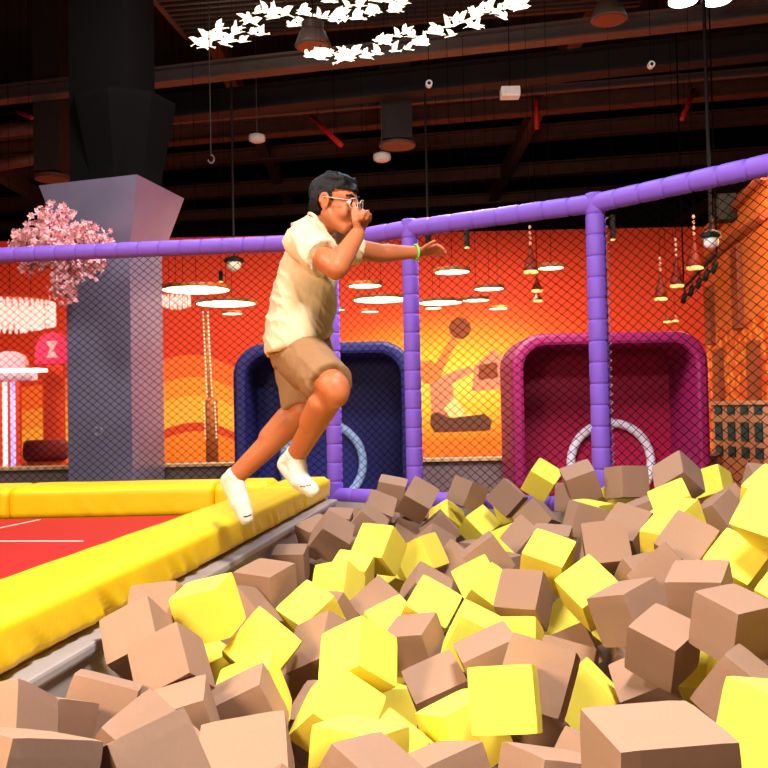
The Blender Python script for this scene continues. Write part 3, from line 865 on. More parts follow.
bm = bmesh.new(); box(bm, (a_.x, a_.y, a_.z - .02), (b_.x, a_.y + .26, a_.z + .015)); obj('glowing_top', bm, M_glowp, t)
bm = bmesh.new(); box(bm, (a_.x + .1, a_.y + .06, a_.z - .12), (b_.x - .1, a_.y + .22, a_.z - .022)); obj('apron', bm, M_palep, t)
for px, m_, lab in ((5, M_irid, 'pale green tube'), (13, M_violet, 'violet tube'), (-18, M_irid, None)):
    p = at(px, 420, 10.33); bm = bmesh.new(); lathe(bm, [(.028, 0), (.028, a_.z - .13 - ZFL)], (p.x, p.y, ZFL), 14); o = obj('leg', bm, m_, t, smooth=True)
    if lab: o['label'] = lab
M_maroon = mat('maroon_upholstery', srgb(120, 22, 30), 0.7)
p = at(46, 458, 9.6); r = 22 / FPX * 9.6
t = thing('round_ottoman', 'dark maroon round ottoman left of the grey column foot', 'ottoman', (p.x, p.y, ZFL))
bm = bmesh.new(); lathe(bm, [(r * .9, at(46, 460, 9.6).z), (r, at(46, 455, 9.6).z), (r * .97, at(46, 444, 9.6).z), (r * .85, at(46, 440, 9.6).z)], (p.x, p.y, 0), 28); obj('cushion', bm, M_maroon, t, smooth=True)
bm = bmesh.new(); lathe(bm, [(r * .8, ZFL), (r * .8, at(46, 460, 9.6).z + .01)], (p.x, p.y, 0), 28); obj('base', bm, M_salmon, t)

# dotted light pole
M_dots = mat('lit_bulb', (1, .9, .7, 1), .4, emit=(1, .8, .5, 1), estr=0.8)
p = at(212, 440, 13.2); zt_ = at(206, 312, 13.2).z
t = thing('light_pole', 'slim pole dotted with small lit bulbs, right of the grey column', 'light pole', (p.x, p.y, ZFL))
bm = bmesh.new()
tube(bm, [(p.x, p.y, ZFL), (p.x - .06, p.y, zt_)], [.05, .022], 8); obj('pole', bm, M_rim, t, smooth=True)
bm = bmesh.new(); lathe(bm, [(.09, ZFL), (.09, at(212, 400, 13.2).z), (.06, at(212, 398, 13.2).z)], (p.x, p.y, 0), 14); obj('base_sleeve', bm, M_rim, t, smooth=True)
bm = bmesh.new()
for k in range(34):
    f = k / 33; z = ZFL + .5 + (zt_ - ZFL - .5) * f; r = .1 if z < at(212, 400, 13.2).z else .045
    for s in (-1, 1): ellipsoid(bm, (p.x - .06 * f + s * r * .8, p.y - r * .75, z), (.011, .011, .014), seg=6, rings=4)
o = obj('bulbs', bm, M_dots, t); o['kind'] = 'stuff'

# painted figure on the mural (flat wall painting)
mur = thing('wall_painting', 'painted figure with a raised ball hand on the yellow wall between the posts', 'wall painting', (at(460, 380, 15.6).x, 15.98, 2))
M_pt = [mat('paint_skin', srgb(206, 120, 66), .8), mat('paint_cream', srgb(250, 214, 150), .8), mat('paint_brown', srgb(122, 62, 44), .8), mat('paint_mauve', srgb(206, 130, 110), .8), mat('paint_dark', srgb(96, 60, 52), .8), mat('paint_orange', srgb(240, 120, 40), .8)]
def paint(name, pts, k, off):
    bm = bmesh.new(); vs = []
    for px, py in pts:
        d = at(px, py, 1) - CAM; s = (15.99 - 0.002 * off) / d.y; vs.append(CAM + d * s)
    f = [bm.verts.new(v) for v in vs]; g_ = [bm.verts.new(v + Vector((0, .012, 0))) for v in vs]
    bm.faces.new(f); bm.faces.new(g_[::-1])
    for i in range(len(f)): bm.faces.new((f[i], f[(i + 1) % len(f)], g_[(i + 1) % len(f)], g_[i]))
    obj(name, bm, M_pt[k], mur)
circ = lambda x, y, r, n=20, e=1: [(x + r * math.cos(2 * PI * i / n), y + e * r * math.sin(2 * PI * i / n)) for i in range(n)]
paint('painted_ground', [(424, 462), (424, 446), (450, 438), (490, 440), (512, 436), (512, 462)], 5, 1)
paint('painted_house', [(472, 391), (474, 366), (493, 349), (512, 364), (512, 388)], 3, 1)
paint('painted_window', [(478, 380), (479, 365), (497, 362), (498, 378)], 2, 2)
paint('painted_ball', circ(460, 328, 11), 2, 1)
paint('painted_arm', [(431, 376), (436, 362), (452, 336), (458, 340), (444, 368), (438, 384)], 0, 1)
paint('painted_head', circ(428, 372, 10, e=1.2), 0, 2)
paint('painted_body', [(430, 384), (446, 374), (470, 366), (474, 371), (452, 384), (456, 404), (446, 420), (432, 420)], 3, 3)
paint('painted_leg', [(444, 408), (454, 396), (466, 414), (484, 416), (484, 424), (456, 426)], 1, 4)
paint('painted_board', [(431, 414), (438, 412), (450, 418), (484, 414), (492, 420), (490, 430), (434, 432), (430, 424)], 4, 5)

# ------------------------------------------------------------------ orange facade at the right
M_fac = bpy.data.materials.new('orange_facade'); M_fac.use_nodes = True
nt = M_fac.node_tree; P_ = nt.nodes['Principled BSDF']; P_.inputs['Roughness'].default_value = .6
tc = nt.nodes.new('ShaderNodeTexCoord'); vo = nt.nodes.new('ShaderNodeTexVoronoi'); vo.inputs['Scale'].default_value = 7.5
nt.links.new(tc.outputs['Object'], vo.inputs['Vector'])
rp = nt.nodes.new('ShaderNodeValToRGB'); e = rp.color_ramp.elements
e[0].position = .1; e[0].color = srgb(255, 170, 60); e[1].position = .6; e[1].color = srgb(206, 72, 16)
nt.links.new(vo.outputs['Distance'], rp.inputs['Fac'])
sp = nt.nodes.new('ShaderNodeSeparateXYZ'); nt.links.new(tc.outputs['Object'], sp.inputs[0])
gt = nt.nodes.new('ShaderNodeMath'); gt.operation = 'LESS_THAN'; gt.inputs[1].default_value = 2.35; nt.links.new(sp.outputs['Z'], gt.inputs[0])
mx = nt.nodes.new('ShaderNodeMix'); mx.data_type = 'RGBA'; mx.inputs[6].default_value = srgb(216, 112, 44)
nt.links.new(gt.outputs[0], mx.inputs[0]); nt.links.new(rp.outputs[0], mx.inputs[7]); nt.links.new(mx.outputs[2], P_.inputs['Base Color'])
Fa, Fb = at(705, 300, 11.5), at(800, 300, 7.6)
Fa.z = Fb.z = 0; ft = (Fb - Fa).normalized(); fn = Vector((ft.y, -ft.x, 0))
if fn.dot(CAM - Fa) < 0: fn = -fn
zt_ = at(705, 228, 11.5).z
bm = bmesh.new()
q = [Fa, Fb, Fb - fn * .3, Fa - fn * .3]; prism(bm, [(v.x, v.y) for v in q], ZFL, zt_)
struct('wall_right', bm, M_fac)
def onfac(px, py):
    d = at(px, py, 1) - CAM; s = (Fa - CAM).dot(fn) / d.dot(fn); return CAM + d * s
M_pil = mat('brown_pilaster', srgb(140, 66, 34), .6, vary=.15)
k0 = 30
for px, y0, y1, w in ((721, 348, 404, 5), (757, 340, 404, 7), (740, 245, 330, 4), (712, 285, 345, 4)):
    a, b = onfac(px - w / 2, y1), onfac(px + w / 2, y0)
    bm = bmesh.new(); q = [a, Vector((b.x, b.y, 0)), Vector((b.x, b.y, 0)) + fn * .06, a + fn * .06]
    prism(bm, [(v.x, v.y) for v in q], a.z, b.z); struct('trim_%d' % k0, bm, M_pil); k0 += 1
# gable ribs
for i, (x0, y0, x1, y1) in enumerate(((703, 238, 768, 175), (703, 262, 768, 215))):
    a, b = onfac(x0 + 4, y0), onfac(x1, y1); bm = bmesh.new(); tube(bm, [a + fn * .03, b + fn * .03], .05, 8); struct('trim_%d' % k0, bm, M_pil); k0 += 1
a = onfac(735, 208); t = thing('wall_loudspeaker', 'black loudspeaker box high on the orange facade at right', 'loudspeaker', (a.x, a.y, a.z - .15))
bm = bmesh.new(); q = [a - ft * .12 + fn * .01, a + ft * .12 + fn * .01, a + ft * .12 + fn * .2, a - ft * .12 + fn * .2]; prism(bm, [(v.x, v.y) for v in q], a.z - .14, a.z + .14); obj('cabinet', bm, M_black, t)
bm = bmesh.new(); q = [a - ft * .10 + fn * .195, a + ft * .10 + fn * .195, a + ft * .10 + fn * .206, a - ft * .10 + fn * .206]; prism(bm, [(v.x, v.y) for v in q], a.z - .12, a.z + .12); obj('grille', bm, M_raft, t)
# track spotlights
tl = [at(684, 296, 10.3), at(717, 262, 9.3)]
trk = thing('track_rail', 'dark slanting rail carrying a row of black spotlights at right', 'rail', (tl[0].x, tl[0].y, tl[0].z))
bm = bmesh.new(); tube(bm, [v + Vector((0, 0, .09)) for v in tl], .018, 8); obj('rail', bm, M_black, trk)
bm = bmesh.new()
for v in tl: tube(bm, [v + Vector((0, 0, .09)), Vector((v.x, v.y, CEIL))], .008, 6)
obj('hanger', bm, M_cord, trk)
for i, nm in enumerate(('first and lowest', 'second', 'third', 'fourth', 'fifth and highest')):
    p = tl[0].lerp(tl[1], .04 + i * .23)
    t = thing('track_spotlight', 'black spotlight on the slanting rail at right, %s from the left' % nm, 'lamp', (p.x, p.y, p.z), 'black spotlights on the slanting rail')
    bm = bmesh.new(); lathe(bm, [(.028, -.10), (.03, 0), (.02, .025)], p, 14, Vector((.25, -.35, 1))); obj('housing', bm, M_black, t, smooth=True)
    bm = bmesh.new(); tube(bm, [p, p + Vector((0, 0, .068))], .008, 6); obj('bracket', bm, M_black, t)
# teal fence
M_teal = mat('teal_paint', srgb(18, 78, 78), .5); M_tan = mat('tan_paint', srgb(206, 150, 110), .6)
fa, fb = at(713, 430, 8.6), at(800, 430, 7.4); z0, z1 = at(713, 458, 8.6).z, at(740, 404, 8.4).z
d_ = Vector((fb.x - fa.x, fb.y - fa.y, 0)); Lf = d_.length; d_.normalize(); nf = Vector((d_.y, -d_.x, 0)); nf = -nf if nf.y > 0 else nf
t = thing('teal_fence', 'low tan fence with dark teal panels at the right, behind the foam heap', 'fence', (fa.x, fa.y, ZFL))
def slab(bm, u0, u1, za, zb, o0, o1):
    b = Vector((fa.x, fa.y, 0)); q = [b + d_ * u0 + nf * o0, b + d_ * u1 + nf * o0, b + d_ * u1 + nf * o1, b + d_ * u0 + nf * o1]; prism(bm, [(v.x, v.y) for v in q], za, zb)
bm = bmesh.new(); slab(bm, 0, Lf, ZFL, z1, -.06, 0); obj('board', bm, M_tan, t)
H_ = z1 - z0
for i in range(9):
    u = .05 + i * .2
    if u + .11 > Lf: break
    for za, zb in ((.82, .97), (.34, .68), (.05, .24)):
        bm = bmesh.new(); slab(bm, u, u + .105, z0 + H_ * za, z0 + H_ * zb, -.002, .012); obj('teal_panel', bm, M_teal, t)
bm = bmesh.new(); slab(bm, -.02, Lf, z1 - .005, z1 + .03, -.08, .03); obj('top_rail', bm, M_tan, t)
bm = bmesh.new(); 
q = [at(700, 470, 7.0), at(860, 470, 6.0)]
prism(bm, [(2.2, 6.7), (6.1, 6.7), (6.1, 8.49), (2.2, 8.49)], ZFL, ZFL + .012); struct('trim_50', bm, mat('salmon_mat', srgb(226, 112, 62), .8, vary=.1, scale=5))
# ================================================================== the jumping boy
M_skin = mat('warm_skin', srgb(178, 102, 62), 0.5, vary=0.04, scale=20, sub=0.12)
M_shirt = mat('cream_cotton', srgb(214, 190, 156), 0.85, vary=0.02, scale=40, bump=0.15, bscale=300)
M_short = mat('khaki_cotton', srgb(142, 104, 68), 0.85, vary=0.04, scale=60, bump=0.15, bscale=300)
M_sock = mat('white_knit', srgb(226, 214, 202), 0.9, vary=0.03, scale=80, bump=0.2, bscale=350)
M_hair = mat('black_hair', srgb(17, 14, 16), 0.62, vary=0.4, scale=120, bump=0.7, bscale=160, spec=0.22)
M_eye = mat('eye_white', srgb(225, 215, 205), 0.3); M_iris = mat('dark_iris', srgb(30, 18, 14), 0.2)
M_frame = mat('clear_acetate', srgb(205, 180, 172), 0.15, spec=0.6)
M_glass = mat('lens_glass', (0.95, 0.95, 0.97, 1), 0.03, trans=1.0, vary=0.0)
M_band = mat('green_band', srgb(120, 200, 90), 0.5); M_lip = mat('lip', srgb(150, 70, 58), 0.5); M_ink = mat('black_ink', srgb(25, 22, 25), 0.6)
BD = 3.3
def J(px, py, dd=0.0): return at(px, py, BD + dd)
pel = J(300, 343, 0)
boy = thing('person', 'person in cream T-shirt and khaki shorts jumping off the pad, pinching the nose', 'person', (pel.x, pel.y, J(243, 523).z))

# head frame: x forward, y left, z up
hc = J(334.5, 203.5, 0)
yaw, pit, rol = math.radians(-25), math.radians(9), math.radians(4)
HM = Matrix.Translation(hc) @ Matrix.Rotation(yaw, 4, 'Z') @ Matrix.Rotation(pit, 4, 'Y') @ Matrix.Rotation(rol, 4, 'X')
HS = 0.94
HM = HM @ Matrix.Scale(HS, 4)
hp = lambda x, y, z: HM @ Vector((x, y, z))
neck0, neck1 = hp(-0.028, 0, -0.07), J(313, 234, 0.01)
ns, fs = J(301, 241, -0.125), J(322, 243, 0.13)          # shoulders
ne, nw = J(336, 268, -0.29), J(357, 235, -0.14)         # near elbow, wrist
fe, fw_ = J(379, 253, 0.27), J(417, 252.5, 0.33)          # far elbow, wrist
chest, waist = J(311, 266, 0.005), J(303, 318, 0.0)
nh, fh = J(300, 352, -0.085), J(299, 352, 0.085)
nk, na = J(334, 389, -0.33), J(295, 457, -0.16)
fk, fa_ = J(303, 411, -0.06), J(234, 478, -0.02)

bm = bmesh.new()
# skull and face
ellipsoid(bm, (-0.012, 0, 0.032), (0.094, 0.074, 0.078), HM)
ellipsoid(bm, (0.030, 0, -0.030), (0.060, 0.060, 0.078), HM)
ellipsoid(bm, (0.035, 0, 0.030), (0.055, 0.062, 0.050), HM)
def hcone(a, b, r1, r2): cone(bm, hp(*a), hp(*b), r1 * HS, r2 * HS, n=14)
for s in (-1, 1):
    hcone((0.000, 0.050 * s, -0.045), (0.058, 0.016 * s, -0.094), 0.026, 0.023)
    ellipsoid(bm, (0.056, 0.032 * s, -0.036), (0.028, 0.025, 0.030), HM)
    # ear: rim, lobe and inner plate
    ellipsoid(bm, (-0.006, 0.073 * s, -0.004), (0.017, 0.007, 0.028), HM)
    pts = [hp(-0.004 + 0.019 * math.cos(a), 0.078 * s, 0.000 + 0.029 * math.sin(a)) for a in [math.radians(x) for x in range(-60, 220, 28)]]
    tube(bm, pts, 0.0055, 8)
    ellipsoid(bm, (0.000, 0.074 * s, -0.030), (0.009, 0.006, 0.010), HM)
    hcone((0.084, 0.012 * s, 0.020), (0.068, 0.044 * s, 0.022), 0.009, 0.008)     # brow ridge
ellipsoid(bm, (0.064, 0, -0.096), (0.022, 0.022, 0.018), HM)
hcone((0.086, 0, 0.012), (0.104, 0, -0.028), 0.0075, 0.0125)
for s in (-1, 1): ellipsoid(bm, (0.096, 0.012 * s, -0.034), (0.010, 0.008, 0.008), HM)
ellipsoid(bm, (0.084, 0, -0.056), (0.014, 0.022, 0.009), HM)
ellipsoid(bm, (0.080, 0, -0.078), (0.014, 0.020, 0.009), HM)
# neck and trunk
cone(bm, neck0, neck1, 0.049, 0.051)
cone(bm, J(311, 244, -0.05), J(316, 245, 0.06), 0.050, 0.050)
cone(bm, ns, fs, 0.050, 0.050)
cone(bm, chest + Vector((0, -0.045, 0)), chest + Vector((0, 0.045, 0)), 0.088, 0.088)
cone(bm, chest, waist, 0.092, 0.088)
cone(bm, waist, pel, 0.095, 0.092)
cone(bm, nh, fh, 0.086, 0.086)
# arms
cone(bm, ns, ne, 0.048, 0.040); cone(bm, ne, nw, 0.041, 0.028)
cone(bm, ne.lerp(nw, 0.22), ne.lerp(nw, 0.45), 0.040, 0.037)
cone(bm, fs, fe, 0.046, 0.038); cone(bm, fe, fw_, 0.038, 0.025)
cone(bm, fe.lerp(fw_, 0.2), fe.lerp(fw_, 0.4), 0.038, 0.034)
# legs
cone(bm, nh, nk, 0.084, 0.055); cone(bm, nk, na, 0.052, 0.034)
cone(bm, nk.lerp(na, 0.18) + Vector((-0.016, 0, -0.008)), nk.lerp(na, 0.45) + Vector((-0.014, 0, -0.006)), 0.050, 0.044)
ellipsoid(bm, nk + Vector((0.006, -0.012, -0.012)), (0.046, 0.044, 0.050))
cone(bm, fh, fk, 0.082, 0.056); cone(bm, fk, fa_, 0.052, 0.034)
cone(bm, fk.lerp(fa_, 0.18) + Vector((-0.008, 0, 0.014)), fk.lerp(fa_, 0.45) + Vector((-0.006, 0, 0.012)), 0.050, 0.043)
# feet (inside the socks)
FEET = {'near': (na, J(286, 464, -0.12), J(300, 480, -0.19), J(312, 490, -0.22)), 'far': (fa_, J(229, 481, 0.0), J(241, 504, -0.045), J(246, 518, -0.06))}
for a, heel, ball, toe in FEET.values():
    cone(bm, a, heel, 0.032, 0.027); cone(bm, heel, ball, 0.026, 0.030); cone(bm, a, ball, 0.030, 0.028); cone(bm, ball, toe, 0.030, 0.021)
# hands
def finger(pts, r0, r1):
    n = len(pts) - 1
    for i in range(n):
        cone(bm, pts[i], pts[i + 1], r0 + (r1 - r0) * i / n, r0 + (r1 - r0) * (i + 1) / n, n=10)
# near hand: raised, index and thumb at the nose, the other fingers curled
def H1(px, py, dd): return J(px, py, dd)
palm0, palm1 = H1(361, 228, -0.13), H1(364.5, 218.5, -0.125)
for k, (dx, dd) in enumerate(((-3.5, -0.02), (-1, -0.005), (1.5, 0.01), (3.5, 0.025))):
    cone(bm, H1(358 + dx * .6, 233, -0.135 + dd * .5), H1(364 + dx, 219, -0.125 + dd), 0.0125, 0.0115, n=10)
finger([H1(360.5, 219, -0.15), H1(356.5, 211.5, -0.135), H1(354.6, 206.5, -0.11), H1(353.6, 203.6, -0.095)], 0.0092, 0.0072)        # index to the nose
finger([H1(365, 217, -0.13), H1(362.5, 211.0, -0.155), H1(358.8, 214.5, -0.165), H1(359.5, 219, -0.16)], 0.0092, 0.0075)     # middle, curled
finger([H1(367.5, 218, -0.115), H1(367.5, 211.6, -0.14), H1(363.5, 213.5, -0.165), H1(362, 218.5, -0.165)], 0.0090, 0.0073)   # ring
finger([H1(369.5, 220.5, -0.10), H1(370.5, 215, -0.12), H1(368, 215, -0.145), H1(366, 219.5, -0.152)], 0.0080, 0.0066)       # little
finger([H1(357, 229, -0.155), H1(354.6, 221, -0.165), H1(353.6, 214, -0.15), H1(353.2, 209, -0.125)], 0.0112, 0.0080)        # thumb
# far hand: stretched out, fingers loosely spread
for k, (dy, dd) in enumerate(((-3.2, -0.018), (-1, -0.006), (1.2, 0.008), (3.2, 0.02))):
    cone(bm, J(419, 252.2 + dy * .45, 0.33 + dd * .5), J(431, 249.5 + dy, 0.335 + dd), 0.0125, 0.0105, n=10)
finger([J(431, 246.6, 0.315), J(437.5, 245.2, 0.30), J(441.5, 247, 0.29), J(444, 249.6, 0.285)], 0.0088, 0.0066)
finger([J(431.5, 248.6, 0.33), J(438.5, 247.4, 0.32), J(443.2, 249.4, 0.31), J(446, 252.6, 0.305)], 0.0090, 0.0068)
finger([J(431, 250.8, 0.343), J(437.6, 250.4, 0.338), J(442, 252.6, 0.33), J(444.4, 255.6, 0.325)], 0.0086, 0.0066)
finger([J(430, 252.8, 0.355), J(435.2, 253.4, 0.355), J(438.6, 255.4, 0.35), J(440.4, 258, 0.345)], 0.0078, 0.0060)
finger([J(421, 251, 0.31), J(426, 246.6, 0.285), J(430.5, 243.4, 0.27), J(434.5, 241.2, 0.262)], 0.0108, 0.0076)
mobj('body', remesh(bm, 0.0046, 5), M_skin, boy)

# eyes, lips, glasses
for s in (-1, 1):
    bm = bmesh.new(); ellipsoid(bm, (0.0815, 0.030 * s, 0.003), (0.0095, 0.0145, 0.0085), HM); e_ = obj('eye', bm, M_eye, boy, smooth=True)
    bm = bmesh.new(); ellipsoid(bm, (0.0890, 0.030 * s, 0.002), (0.0035, 0.0062, 0.0062), HM); obj('iris', bm, M_iris, e_, smooth=True)
    bm = bmesh.new(); tube(bm, [hp(0.090, 0.014 * s, 0.026), hp(0.088, 0.030 * s, 0.031), hp(0.074, 0.050 * s, 0.028)], [0.0035, 0.0045, 0.002], 8); obj('eyebrow', bm, M_hair, boy, smooth=True)
bm = bmesh.new()
ellipsoid(bm, (0.0945, 0, -0.060), (0.006, 0.019, 0.0045), HM); ellipsoid(bm, (0.091, 0, -0.075), (0.006, 0.017, 0.005), HM); ellipsoid(bm, (0.0915, 0, -0.0675), (0.004, 0.016, 0.0045), HM)
obj('lips', bm, M_lip, boy, smooth=True)
bm = bmesh.new()
for s in (-1, 1):
    pts = []
    for k in range(28):
        a = 2 * PI * k / 28; ca, sa = math.cos(a), math.sin(a)
        pts.append(hp(0.107 - 0.012 * abs(ca) * (1 if ca * s > 0 else 0), 0.033 * s + 0.024 * math.copysign(abs(ca) ** .75, ca), 0.000 + 0.019 * math.copysign(abs(sa) ** .75, sa)))
    tube(bm, pts, 0.0019, 8, closed=True)
    tube(bm, [hp(0.097, 0.056 * s, 0.010), hp(0.05, 0.079 * s, 0.012), hp(-0.004, 0.081 * s, 0.016), hp(-0.018, 0.081 * s, -0.002)], 0.0017, 8)
tube(bm, [hp(0.108, -0.010, 0.004), hp(0.112, 0, 0.006), hp(0.108, 0.010, 0.004)], 0.0018, 8)
gf = obj('glasses', bm, M_frame, boy, smooth=True)
gf['label'] = 'clear framed glasses'
for s in (-1, 1):
    bm = bmesh.new(); vs1, vs2 = [], []
    for k in range(24):
        a = 2 * PI * k / 24; ca, sa = math.cos(a), math.sin(a)
        x = 0.107 - 0.012 * abs(ca) * (1 if ca * s > 0 else 0); y = 0.033 * s + 0.0215 * math.copysign(abs(ca) ** .75, ca); z = 0.0165 * math.copysign(abs(sa) ** .75, sa)
        vs1.append(bm.verts.new(hp(x, y, z))); vs2.append(bm.verts.new(hp(x - 0.0012, y, z)))
    bm.faces.new(vs1); bm.faces.new(vs2[::-1])
    for k in range(24): bm.faces.new((vs1[k], vs1[(k + 1) % 24], vs2[(k + 1) % 24], vs2[k]))
    obj('lens', bm, M_glass, gf)

# hair: a short cut, longer on top with a fringe, trimmed round the ears
bm = bmesh.new()
ellipsoid(bm, (-0.013, 0, 0.040), (0.099, 0.079, 0.077), HM, 28, 18)
ellipsoid(bm, (-0.052, 0, -0.012), (0.050, 0.068, 0.062), HM)
for s in (-1, 1):
    ellipsoid(bm, (-0.030, 0.050 * s, 0.010), (0.052, 0.032, 0.058), HM)
    hcone((0.018, 0.068 * s, 0.040), (0.014, 0.072 * s, 0.004), 0.014, 0.006)
rh = random.Random(4)
for k in range(46):                                   # tufts
    a = rh.uniform(-1.2, 1.2); b = rh.uniform(-0.4, 1.45)
    x0, y0, z0 = -0.02 + 0.092 * math.cos(b) * math.cos(a), 0.076 * math.sin(a) * max(.35, math.cos(b * .6)), 0.042 + 0.074 * math.sin(max(b, .15))
    hcone((x0 - 0.02, y0 * .92, z0 - 0.004), (x0 + 0.022, y0 * 1.0, z0 + 0.001), 0.013, 0.005)
for k in range(11):                                   # fringe
    y = -0.055 + 0.011 * k
    hcone((0.052, y * .9, 0.092), (0.080 - abs(y) * .35, y, 0.054 + 0.006 * math.sin(k * 2.1)), 0.014, 0.006)
me = remesh(bm, 0.0055, 2)
hmi = HM.inverted()
bmh = bmesh.new(); bmh.from_mesh(me)                  # clear the face and the ears
def cut(co, no):
    g_ = bmh.verts[:] + bmh.edges[:] + bmh.faces[:]
    bmesh.ops.bisect_plane(bmh, geom=g_, plane_co=co, plane_no=no, clear_outer=False)
kill = []
for v in bmh.verts:
    q = hmi @ v.co
    face = q.x > 0.030 and q.z < 0.048 - 0.10 * max(0, q.x - 0.075)
    ear = (q.x + 0.004) ** 2 / 0.024 ** 2 + (q.z + 0.002) ** 2 / 0.034 ** 2 < 1 and abs(q.y) > 0.05
    side = q.x > 0.006 and q.z < -0.002
    nape = q.z < -0.062
    if (face and abs(q.y) < 0.12) or ear or side or nape: kill.append(v)
bmesh.ops.delete(bmh, geom=kill, context='VERTS')
bmh.to_mesh(me); bmh.free()
wrinkle(me, 0.0022, 70, 3.0)
for p in me.polygons: p.use_smooth = True
mobj('hair', me, M_hair, boy)

# T-shirt
def folds(me, amp, scale, seed):       # soft ridged creases running diagonally across the cloth
    me.update(); nn = [v.normal.copy() for v in me.vertices]
    Q = Matrix.Rotation(math.radians(38), 3, 'Y')
    for v, n_ in zip(me.vertices, nn):
        p = Q @ v.co; p = Vector((p.x * 1.5, p.y * .5, p.z * .45)) * scale + Vector((seed, seed, seed))
        v.co += n_ * (amp * ((1 - abs(noise.noise(p)) * 2.2) ** 3 - .25))
    me.update()
bm = bmesh.new()
def ring_tube(bm, rings, n=28):       # rings: (centre, axis u (front-back), axis v (side), ru, rv)
    R_ = []
    for c, u, v, ru, rv in rings:
        R_.append([bm.verts.new(c + u * (ru * math.cos(a)) + v * (rv * math.sin(a))) for a in [2 * PI * k / n for k in range(n)]])
    for A, B in zip(R_, R_[1:]):
        for k in range(n): bm.faces.new((A[k], A[(k + 1) % n], B[(k + 1) % n], B[k]))
    bm.faces.new(R_[0][::-1]); bm.faces.new(R_[-1])
V = Vector((0, 1, 0)); sc_ = BD / FPX
def slice_(xb, yb, xf, yf, rv, dd=0.0):   # back edge and front edge pixels
    b, f = J(xb, yb, dd), J(xf, yf, dd); return ((b + f) / 2, (f - b).normalized(), V, (f - b).length / 2, rv)
ring_tube(bm, [slice_(303, 226, 325, 232, 0.072), slice_(294, 231, 336, 243, 0.135), slice_(284, 254, 341, 262, 0.152), slice_(277, 276, 339, 282, 0.152), slice_(270, 302, 336, 306, 0.158), slice_(264, 330, 333, 326, 0.172), slice_(263, 347, 332, 333, 0.182), slice_(265, 357, 330, 339.5, 0.184)])
cone(bm, ns, ns.lerp(ne, 0.20), 0.066, 0.068); cone(bm, ns.lerp(ne, 0.12), ns.lerp(ne, 0.66), 0.068, 0.072, rnd=False)
cone(bm, fs, fs.lerp(fe, 0.20), 0.062, 0.064); cone(bm, fs.lerp(fe, 0.12), fs.lerp(fe, 0.62), 0.064, 0.066, rnd=False)
cone(bm, J(303, 236, -0.1), J(320, 238, 0.1), 0.060, 0.060)
na_ = (neck0 - neck1).normalized()
cone(bm, neck1 - na_ * 0.035, neck1 + na_ * 0.030, 0.082, 0.064, rnd=False, n=26)
me = remesh(bm, 0.0065, 6)
wrinkle(me, 0.007, 9, 2.0, (1, .6, .75)); folds(me, 0.007, 9, 4.0); folds(me, 0.004, 17, 11.0); wrinkle(me, 0.0012, 60, 8.0)
mobj('t_shirt', me, M_shirt, boy)
bm = bmesh.new()
na_ = (neck0 - neck1).normalized(); cu = (Vector((1, -0.25, 0)) - na_ * na_.dot(Vector((1, -0.25, 0)))).normalized(); cv = na_.cross(cu)
cc0 = neck1 + na_ * 0.040
pts = [cc0 + cu * (0.062 * math.cos(a)) + cv * (0.064 * math.sin(a)) - na_ * (0.024 * max(0, math.cos(a))) for a in [2 * PI * k / 30 for k in range(30)]]
tube(bm, pts, 0.007, 8, closed=True); obj('collar', bm, M_shirt, boy, smooth=True)

# shorts
bm = bmesh.new()
ring_tube(bm, [slice_(267, 346, 328, 333, 0.125), slice_(269, 356, 331, 346, 0.128), slice_(273, 368, 334, 358, 0.128)])
def leg_cloth(h, k, f, r0, r1):
    cone(bm, h, h.lerp(k, 0.3), r0, r0, n=24); cone(bm, h.lerp(k, 0.12), h.lerp(k, f), r0, r1, rnd=False, n=24)
leg_cloth(nh + Vector((0, 0.012, -0.012)), nk, 0.90, 0.096, 0.082)
leg_cloth(fh + Vector((0, -0.01, -0.012)), fk + Vector((0.0, 0, -0.01)), 0.98, 0.093, 0.076)
me = remesh(bm, 0.0065, 6)
wrinkle(me, 0.005, 11, 9.0); folds(me, 0.005, 13, 6.0); wrinkle(me, 0.0015, 50, 1.0)
mobj('shorts', me, M_short, boy)

# socks
for nm in ('near', 'far'):
    a, heel, ball, toe = FEET[nm]
    k = nk if nm == 'near' else fk
    up_ = (k - a).normalized()
    bm = bmesh.new()
    cone(bm, a + up_ * 0.018, a, 0.039, 0.039, rnd=False); cone(bm, a, heel, 0.037, 0.032); cone(bm, heel, ball, 0.032, 0.036); cone(bm, a, ball, 0.036, 0.034); cone(bm, ball, toe, 0.036, 0.027)
    me = remesh(bm, 0.004, 5); wrinkle(me, 0.0015, 40, 2.0)
    s_ = mobj('sock', me, M_sock, boy)
    bm = bmesh.new()
    pts = ((300.5, 486.3), (303.5, 486.2), (306.5, 486.0), (309.5, 485.4), (312, 484.6)) if nm == 'near' else ((243.5, 516.3), (246, 516.6), (248.5, 515.8), (251, 514.6))
    # short dark lettering strip lying on the toe, ray-cast onto the knit
    from mathutils.bvhtree import BVHTree
    bv = BVHTree.FromPolygons([v.co.copy() for v in me.vertices], [tuple(p.vertices) for p in me.polygons])
    hit = []
    for px, py in pts:
        for s2 in (0, 1.2):
            d = (at(px, py, 1) - CAM).normalized(); h_ = bv.ray_cast(CAM + d * 2, d)
            if h_[0] is not None: hit.append((h_[0] + h_[1] * 0.0012))
            break
    for p_, q_ in zip(hit, hit[1:]):
        if nm == 'near':
            tube(bm, [p_, p_.lerp(q_, 0.6)], 0.0022, 6)
        else: tube(bm, [p_, q_], 0.0022, 6)
    if len(hit) > 1: obj('toe_lettering', bm, M_ink, s_)
    else: bm.free()

